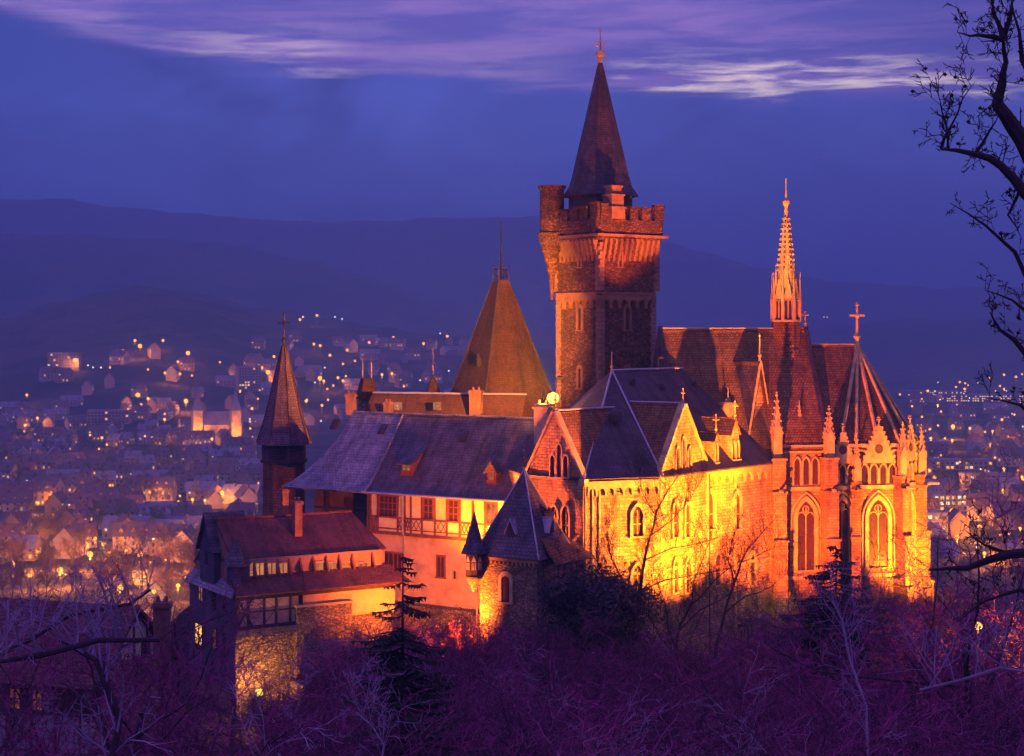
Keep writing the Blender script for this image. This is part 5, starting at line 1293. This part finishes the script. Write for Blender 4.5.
drawn_tree('many stemmed bare tree spreading before the palace downpipe', 138., [
    ([(678, 680), (676, 650), (680, 625), (692, 604), (708, 588), (724, 572), (748, 556)], .15, .2), ([(676, 652), (668, 630), (664, 600), (656, 580)], .10, .6), ([(680, 630), (700, 610), (730, 594), (760, 584)], .08, -.7), ([(692, 604), (694, 580), (704, 556), (712, 536)], .07, .5), ([(676, 655), (662, 640), (650, 618), (640, 610)], .06, -.5)], 678, 62, 6, (1.0, 2.6), .022, (0, 0, 5, 3))
drawn_tree('leaning bare tree with a straight trunk before the palace side wall', 137., [
    ([(708, 700), (716, 650), (724, 616), (734, 584), (742, 560), (756, 540), (778, 516)], .17, .2), ([(726, 612), (746, 596), (772, 586), (792, 570)], .08, .7), ([(734, 584), (728, 560), (732, 540), (740, 520)], .07, -.6), ([(742, 562), (764, 552), (788, 540)], .06, .5), ([(718, 640), (738, 632), (766, 614)], .06, -.8)], 708, 63, 6, (1.0, 2.6), .022, (0, 0, 5, 3))
def low_boughs():
    """pale dead limbs in the near woods"""
    specs = [([(868, 760), (866, 706), (850, 660), (842, 620), (832, 600)], .05, 52, 'pale broken dead stem standing in the near woods below the chapel'),
             ([(1030, 672), (1000, 668), (962, 680), (920, 690)], .07, 46, 'pale crooked bough at the lower right, above the near woods'),
             ([(-20, 665), (40, 655), (100, 640), (160, 640)], .10, 40, 'dark fallen looking bough crossing the lower left corner'),
             ([(110, 770), (120, 720), (96, 660), (60, 640)], .11, 42, 'crooked dark trunk in the lower left corner'),
             ([(-30, 670), (30, 640), (70, 615), (130, 604), (150, 590)], .07, 44, 'long arching bough across the cottage roof'),
             ([(380, 770), (384, 745), (372, 726), (356, 712)], .03, 50, 'thin pale stem below the tall sparse spruce')]
    rn = random.Random(77)
    for pts, r, Y, lab in specs:
        q = [W(px, py, Y + .5*i) for i, (px, py) in enumerate(pts)]; g = Vector((q[0].x - (1.5 if q[0].x < 0 else -1.5)*(0 if pts[0][1] > 750 else 1), Y, hgt(q[0].x, Y) - .3))
        t = thing('bare_tree', lab, 'tree', g); a, b = MB(), MB()
        full = [g] + q; a.tube(full, [r*1.5] + [r*(1 - .6*i/len(q)) for i in range(len(q))], 7)
        for i in range(1, len(q)):
            for k in range(5):
                p = q[i-1].lerp(q[i], rn.random()); d = rdir(Vector((rn.uniform(-.6, .6), rn.uniform(-.5, .5), .7)).normalized(), .4, rn); branch((a, b), p, d, rn.uniform(1., 2.2), r*.35, 2, rn, (0, 0, 4, 3), .05, .3)
        a.build('trunk', TWIG_P if 'pale' in lab else BARK, t, uv=False); b.build('crown', TWIG_P, t, uv=False)
low_boughs()

# ================================================================== THE TOWN IN THE VALLEY
TR = random.Random(23)
ROOFS = [m_plain('town_roof_' + n, c, .75, .25, .5) for n, c in (('red', (.22, .095, .09)), ('brown', (.17, .10, .10)), ('grey', (.25, .22, .27)))]
WALLS = [m_plain('town_wall_' + n, c, .9, .15, .3) for n, c in (('white', (.46, .34, .31)), ('ochre', (.40, .25, .14)), ('lilac', (.32, .24, .28)))]
def house(kind, L, Wd, h, rh, wall, roof, lit, floors, detailed=True):
    t = thing('town_house', 'house', 'house', (0, 0, 0)); F = Fr((-L/2, -Wd/2), (L/2, -Wd/2))
    mb = MB(); F.gable(mb, 0, L, 0, .01, 0, h, h, 0) if False else F.box(mb, 0, L, 0, Wd, -6, h); G = Fr(F.q(L, 0), F.q(L, Wd))
    for u0 in (0, ): pass
    mb.extr([F.p(0, 0, h), F.p(0, Wd, h), F.p(0, Wd/2, h + rh)], F.p(.3, 0, 0) - F.p(0, 0, 0)); mb.extr([F.p(L, 0, h), F.p(L, Wd, h), F.p(L, Wd/2, h + rh)], F.p(-.3, 0, 0) - F.p(0, 0, 0))
    mb.build('wall', wall, t)
    mb = MB(); k = rh/(Wd/2)
    for s_ in (0, 1):
        v0 = -.5 if s_ == 0 else Wd + .5; mb.slab([F.p(-.5, v0, h - .5*k + .25), F.p(L + .5, v0, h - .5*k + .25), F.p(L + .5, Wd/2, h + rh + .25), F.p(-.5, Wd/2, h + rh + .25)], .22)
    mb.build('roof', roof, t)
    mb = MB(); F.box(mb, L*.3, L*.3 + .9, Wd*.36, Wd*.36 + .8, h + rh*.4, h + rh + 1.1); mb.build('chimney', BRICK, t)
    for uu in ((L*.25, L*.72) if L < 14 else (L*.2, L*.5, L*.8)):
        m = MB(); F.gable(m, uu - .8, uu + .8, Wd*.12, Wd*.4, h + .1, h + rh*.42, h + rh*.66); m.build('dormer', wall, t)
        m = MB()
        for s_ in (-1, 1): m.slab([F.p(uu, Wd*.08, h + rh*.66 + .2), F.p(uu, Wd*.42, h + rh*.66 + .2), F.p(uu + s_*1.1, Wd*.42, h + rh*.36), F.p(uu + s_*1.1, Wd*.08, h + rh*.36)], .15)
        m.build('dormer_roof', roof, t)
    n = max(2, int(L/3.4))
    for f in range(floors):
        for i in range(n):
            on = TR.random() < lit
            m = MB(); u = L*(i + .5)/n; z = 1.2 + f*2.9; F.box(m, u - .55, u + .55, -.06, .02, z, z + 1.5)
            o = m.build('window', (LIT if TR.random() < .7 else LIT_COOL) if on else GLASS, t)
    for i in range(2):
        m = MB(); u = Wd*(i + .5)/2; G.box(m, u - .5, u + .5, -.06, .02, h - 2.1, h - .6); m.build('window', LIT if TR.random() < lit*1.2 else GLASS, t)
    return t
hk = []
for i, (L, Wd, h, rh, wl, rf, lit, fl, lab) in enumerate((
    (12, 9, 5.6, 5.0, 0, 0, .25, 2, 'pale house with a red gable roof'), (15, 9, 8.4, 5.0, 1, 1, .35, 3, 'tall ochre house with a brown roof'), (10, 8, 5.4, 4.6, 2, 0, .12, 2, 'small lilac house with a red roof'),
    (18, 10, 8.4, 5.4, 0, 1, .22, 3, 'long pale house with a brown roof'), (11, 9, 5.6, 5.0, 1, 2, .5, 2, 'ochre house with a grey roof and lit windows'), (22, 11, 5.6, 5.0, 2, 2, .15, 2, 'long low lilac house with a grey roof'))):
    t = house(i, L, Wd, h, rh, WALLS[wl], ROOFS[rf], lit, fl); t['label'] = lab; hk.append((t, lab))
def far_place(root, x, y, rz, label, group, sc=1.):
    if not root.get('used'):
        root['used'] = 1; root.location = (x, y, hgt(x, y)); root.rotation_euler = (0, 0, rz); root['label'] = label; root['group'] = group; root.scale = (sc,)*3; return root
    return dup(root, (x, y, hgt(x, y)), rz, sc, label, group)
def lamp_proto(name, label, mat, r, hgt_, en, col):
    t = thing(name, label, 'street lamp', (0, 0, 0)); mb = MB(); mb.tube([(0, 0, -.5), (0, 0, hgt_ - r)], [.14, .09], 5); mb.build('pole', IRON, t)
    mb = MB(); mb.lathe((0, 0), [(0, hgt_ - r), (r*.75, hgt_ - r*.66), (r, hgt_), (r*.75, hgt_ + r*.66), (0, hgt_ + r)], 10); mb.build('lamp_head', mat, t, smooth=True)
    if en:
        ld = bpy.data.lights.new('street_light', 'POINT'); ld.energy = en; ld.color = col; ld.shadow_soft_size = .5
        lo = bpy.data.objects.new('street_light', ld); COL.objects.link(lo); lo.parent = t; lo.location = (.3, -.8, hgt_ - r - .6)
    return t
LAMP_T = m_emit('street_lamp_glass', (1, .36, .03), 3.6)
LAMP_WH = m_emit('white_street_lamp_glass', (.95, .85, .80), 2.2)
lk = [lamp_proto('street_lamp', 'lamp', LAMP_T, .85, 7., 15000, (1, .31, .03)), lamp_proto('street_lamp', 'lamp', LAMP_T, .68, 6., 0, None), lamp_proto('street_lamp', 'lamp', LAMP_WH, .55, 6., 0, None), lamp_proto('street_lamp', 'lamp', LAMP_T, 1.4, 8., 40000, (1, .31, .03))]
occ = []
def free(x, y, r):
    return all((x - a)**2 + (y - b)**2 > (r + c)**2 for a, b, c in occ)
def region(px, py):
    if px < 260: return 'on the dark hillside above the church' if py < 405 else ('around the lit church' if py < 450 else ('in the old town at the left' if py < 520 else 'by the street below the castle'))
    if px < 520: return 'behind the slender tower and rear wing'
    return 'on the far plain at the right' if py < 420 else 'in the valley right of the chapel'
# explicit lamps read from the photograph: column, row, kind
LP = [(75, 367, 3), (57, 371, 0), (88, 369, 2), (93, 371, 2), (101, 371, 2), (110, 371, 1), (135, 346, 0), (140, 353, 3), (123, 356, 0), (163, 346, 0), (188, 360, 3), (178, 367, 0), (220, 366, 1), (238, 376, 3), (250, 377, 1), (165, 378, 0), (180, 379, 0), (192, 379, 1), (148, 373, 1),
      (138, 401, 3), (148, 403, 0), (141, 409, 0), (128, 412, 1), (186, 407, 3), (25, 429, 0), (24, 458, 0), (90, 437, 1), (102, 441, 0), (107, 446, 1), (60, 461, 0), (91, 467, 0), (165, 453, 0), (212, 442, 0), (238, 424, 0), (250, 424, 1), (231, 430, 1), (145, 438, 1), (84, 483, 0), (110, 484, 1), (150, 492, 0), (222, 494, 3), (205, 500, 0), (180, 494, 1), (236, 504, 0), (62, 494, 0), (118, 466, 1),
      (300, 326, 0), (303, 322, 1), (317, 322, 0), (335, 322, 2), (342, 324, 2), (314, 350, 0), (274, 362, 0), (268, 379, 3), (262, 373, 0), (343, 368, 1), (330, 361, 0), (338, 383, 0), (320, 385, 3), (343, 386, 0), (315, 386, 2), (350, 398, 1), (382, 380, 0), (392, 379, 0), (322, 410, 0), (307, 403, 1), (328, 403, 1), (300, 420, 0), (355, 365, 1), (240, 395, 1), (249, 382, 0), (258, 402, 1), (252, 413, 0), (404, 390, 1), (420, 384, 2),
      (808, 320, 2), (824, 322, 2), (827, 322, 1), (935, 396, 2), (900, 399, 1), (921, 398, 1), (930, 433, 0), (953, 432, 3), (938, 428, 1), (970, 432, 0), (945, 440, 1), (930, 440, 2), (985, 434, 1), (1002, 424, 0), (1015, 436, 0), (922, 420, 1), (965, 410, 1), (990, 385, 0), (1004, 382, 0), (1016, 384, 0), (1022, 380, 1), (978, 388, 2), (956, 392, 1), (941, 415, 1), (912, 410, 1), (998, 448, 0), (1010, 456, 0), (985, 470, 1), (1003, 490, 0), (1012, 506, 3), (1020, 528, 0), (1004, 470, 0), (995, 458, 1), (1018, 470, 1), (1008, 540, 1), (960, 462, 1), (930, 470, 1), (1016, 556, 0), (985, 560, 1), (955, 540, 1)]
# street running down towards the castle at the left
st = [(96, 536), (104, 545), (112, 552), (120, 560), (128, 567), (136, 575), (144, 583), (152, 592), (160, 602)]
for px, py in st: LP.append((px + TR.uniform(-3, 3), py + TR.uniform(-2, 2), 0))
for px, py, k in ((60, 572, 3), (90, 556, 3), (140, 556, 3), (120, 590, 3), (22, 540, 3), (165, 560, 0), (175, 572, 0), (184, 556, 3), (178, 585, 0), (186, 575, 1), (150, 560, 1), (38, 555, 3), (48, 530, 0), (14, 560, 0), (70, 548, 1), (30, 575, 0), (188, 532, 3), (126, 548, 1), (108, 585, 1)): LP.append((px, py, k))
for i in range(64):
    px = TR.uniform(0, 470) if TR.random() < .75 else TR.uniform(915, 1024); py = TR.uniform(395, 530) if px < 260 else (TR.uniform(335, 430) if px < 500 else TR.uniform(395, 520))
    LP.append((px, py, TR.choice((1, 1, 2, 0, 0, 0))))
for px, py, k in LP:
    q = ground_hit(px, py, 6.5)
    if not q: continue
    x, y = q; sc = max(.9, min(3.6, y / 1050))
    far_place(lk[k], x, y, 0, f'{("orange", "small orange", "small white", "bright orange")[k]} street lamp glowing {region(px, py)}', 'street lamps of the town', sc); occ.append((x, y, 4))
for i in range(46):
    px, py = TR.uniform(918, 1030), 385 + 170*TR.random()**1.3; q = ground_hit(px, py, 6.5)
    if q:
        k = TR.choice((0, 0, 1, 3, 2)); far_place(lk[k], q[0], q[1], 0, f'{("orange", "small orange", "small white", "bright orange")[k]} street lamp glowing {region(px, py)}', 'street lamps of the town', max(.9, min(3.2, q[1] / 1300))); occ.append((*q, 4))
# church with two lit towers
def church():
    x, y = ground_hit(217, 440); z = hgt(x, y); t = thing('church', 'floodlit twin-towered church glowing gold in the town', 'church', (x, y, z))
    m_ = m_plain('church_stone', (.50, .36, .22), .9, .3, .4, bmp=.3)
    F = Fr((x - 22, y), (x + 24, y + 10)); k = y / 1400
    mb = MB(); F.box(mb, 10, 44, 2, 18, z - 5, z + 13*k); mb.build('nave', m_, t)
    mb = MB(); mb.slab([F.p(9, 1, z + 12.5*k), F.p(45, 1, z + 12.5*k), F.p(45, 10, z + 24*k), F.p(9, 10, z + 24*k)], .4); mb.slab([F.p(9, 19, z + 12.5*k), F.p(45, 19, z + 12.5*k), F.p(45, 10, z + 24*k), F.p(9, 10, z + 24*k)], .4); mb.build('nave_roof', ROOFS[2], t)
    for u, v in ((4, 4), (38, -4)):
        q = F.p(u, v, z); mb = MB(); mb.box((q.x, q.y, z - 5), 8*k, 8*k, 25*k + 5, .4); tw = mb.build('tower', m_, t)
        mb = MB(); mb.lathe((q.x, q.y), [(6*k, z + 25*k), (1.2*k, z + 40*k), (0, z + 44*k)], 4, .4 + pi/4); mb.build('tower_spire', ROOFS[2], tw)
        H = Fr((q.x - 4*k*cos(.4), q.y - 4*k), (q.x + 4*k*cos(.4), q.y - 4*k + 3.2*k*.98))
        for zz in (8, 17): m = MB(); H.box(m, 2.6*k, 4.6*k, -.9, .3, z + zz*k, z + (zz + 4.5)*k); m.build('window', GLASS, tw)
    for u, v, pw_, au, av in ((-2, -12, 60000, 4, 3), (10, -12, 45000, 4, 4), (30, -22, 60000, 38, -4), (44, -22, 45000, 38, -4), (22, -8, 9000, 24, 2)):
        q = F.p(u, v, 0); floodlight(q.x, q.y, hgt(q.x, q.y) + .8, F.p(au, av, z + 15), pw_, (1, .30, .02), 80, 'small floodlight at the foot of the twin-towered church')
    occ.append((x, y + 5, 32))
church()
def block(px, py, L, Wd, floors, lit, label, rz=0., wall=None, flat=True):
    q = ground_hit(px, py)
    if not q: return
    x, y = q; z = hgt(x, y); h = floors*3.0 + .8; t = thing('apartment_block', label, 'building', (x, y, z)); F = Fr((x - L/2*cos(rz), y - L/2*sin(rz)), (x + L/2*cos(rz), y + L/2*sin(rz)))
    mb = MB(); F.box(mb, 0, L, 0, Wd, z - 6, z + h); mb.build('wall', wall or WALLS[2], t); mb = MB(); F.box(mb, -.3, L + .3, -.3, Wd + .3, z + h, z + h + .6); mb.build('roof', ROOFS[2], t)
    n = int(L/3.2)
    for f in range(floors):
        for i in range(n):
            m = MB(); u = L*(i + .5)/n; F.box(m, u - 1., u + 1., -.12, .02, z + 1 + f*3, z + 2.7 + f*3); m.build('window', TR.choice((LIT, LIT_COOL, LIT)) if TR.random() < lit else GLASS, t)
    occ.append((x, y, L*.6))
block(63, 372, 36, 12, 7, .06, 'dim slab apartment block on the dark hillside'); block(250, 392, 26, 12, 9, .10, 'tall apartment tower behind the slender tower', .5)
block(108, 424, 40, 14, 4, .05, 'long pale school-like block below the hillside lamps')
block(948, 512, 24, 11, 3, .8, 'low building with rows of lit yellow windows at the right', .2); block(930, 540, 16, 10, 4, .6, 'square building with lit windows beside the chapel end', -.3); block(988, 490, 30, 12, 3, .35, 'wide hall with a few lit windows at the right')
block(962, 470, 44, 16, 2, .3, 'long flat warehouse in the valley at the right'); block(930, 455, 30, 14, 3, .12, 'dim office block in the valley at the right')
block(985, 402, 120, 30, 3, .5, 'very long lit factory on the far plain'); block(935, 398, 80, 30, 3, .25, 'long factory hall on the far plain near a white lamp')
nh = 0
def try_house(px, py, kmax=6):
    global nh
    q = ground_hit(px, py)
    if not q: return
    x, y = q
    k = TR.randrange(kmax); t, lab = hk[k]
    sc = 1.0 if y < 1800 else 1.15
    if not free(x, y, 8.5): return
    occ.append((x, y, 7.5)); nh += 1
    far_place(t, x, y, TR.choice((0, .3, -.35, 1.57, 1.9, .6)) + TR.uniform(-.12, .12), f'{lab} {region(px, py)}', 'houses of the town in the valley', sc)
for i in range(420):
    px = TR.uniform(-8, 262); py = 405 + 155*TR.random()**.85
    if 95 < px < 195 and py > 540 and abs((px - 96)/64 - (py - 536)/66) < .22: continue
    if nh < 178: try_house(px, py)
for i in range(160):
    if nh < 232: try_house(TR.uniform(240, 470), TR.uniform(342, 425))
for i in range(60):
    if nh < 244: try_house(TR.uniform(40, 250), TR.uniform(350, 405))
for i in range(120):
    if nh < 290: try_house(TR.uniform(915, 1034), TR.uniform(400, 570))
# street, and bare trees lit by its lamps
def road():
    pts = [ground_hit(px, py) for px, py in st]; pts = [p for p in pts if p]; mb = MB()
    for (x0, y0), (x1, y1) in zip(pts, pts[1:]):
        d = Vector((x1 - x0, y1 - y0)).normalized(); n = Vector((-d.y, d.x))*4
        mb.poly([(x0 + n.x, y0 + n.y, hgt(x0, y0) + .25), (x0 - n.x, y0 - n.y, hgt(x0, y0) + .25), (x1 - n.x, y1 - n.y, hgt(x1, y1) + .25), (x1 + n.x, y1 + n.y, hgt(x1, y1) + .25)])
    structure(mb.build('road', m_plain('asphalt', (.09, .08, .08), .7, .2, .3)))
road()
MINR = .045
vt = [bare_tree('valley_tree', 'bare tree', 400 + i, 13, (12, 7, 5, 3), .2, .06, (0, 0), m_plain('valley_twigs_%s' % 'ab'[i], (.17, .095, .06), .9, .4, .5), None, .25) for i in range(2)]
nv = 0
for i in range(600):
    if nv >= 190: break
    left = TR.random() < .72
    px = TR.uniform(-5, 262) if left else TR.uniform(915, 1030); py = 600 - 170*TR.random()**1.3 if left else TR.uniform(430, 600)
    q = ground_hit(px, py)
    if not q or not free(*q, 2.5): continue
    x, y = q; t = vt[i % 2]; nv += 1; sc = TR.uniform(.75, 1.25); lab = f'bare valley tree among the houses {region(px, py)}'
    o = far_place(t, x, y, TR.uniform(0, 6), lab, 'bare trees along the valley streets', sc)
# glowing path lamp in the woods at the right
def wood_lamp():
    p = W(978, 626, 122); g = hgt(p.x, p.y); t = thing('path_lamp', 'lone bright lamp glowing through bare woods at the right', 'lamp', (p.x, p.y, g), 'lamps around the castle')
    mb = MB(); mb.tube([(p.x, p.y, g - .3), (p.x, p.y, p.z - .3)], [.1, .06], 6); mb.build('post', IRON, t)
    mb = MB(); mb.lathe((p.x, p.y), [(0, p.z - .3), (.26, p.z - .18), (.34, p.z), (.26, p.z + .2), (0, p.z + .3)], 10); mb.build('globe', LAMP_B, t, smooth=True)
    ld = bpy.data.lights.new('path_light', 'POINT'); ld.energy = 9000; ld.color = (1, .34, .05); ld.shadow_soft_size = .3
    lo = bpy.data.objects.new('path_light', ld); COL.objects.link(lo); lo.parent = t; lo.location = (-.2, -.7, p.z - g + .3)
wood_lamp()
# prototypes that found no place are removed
for root, _ in hk + [(b, 0) for b in bare + bushes + vt + lk]:
    if not root.get('used'):
        for ch in list(root.children):
            for g in list(ch.children): bpy.data.objects.remove(g)
            bpy.data.objects.remove(ch)
        bpy.data.objects.remove(root)
print('houses', nh, 'valley trees', nv, 'objects', len(bpy.data.objects))
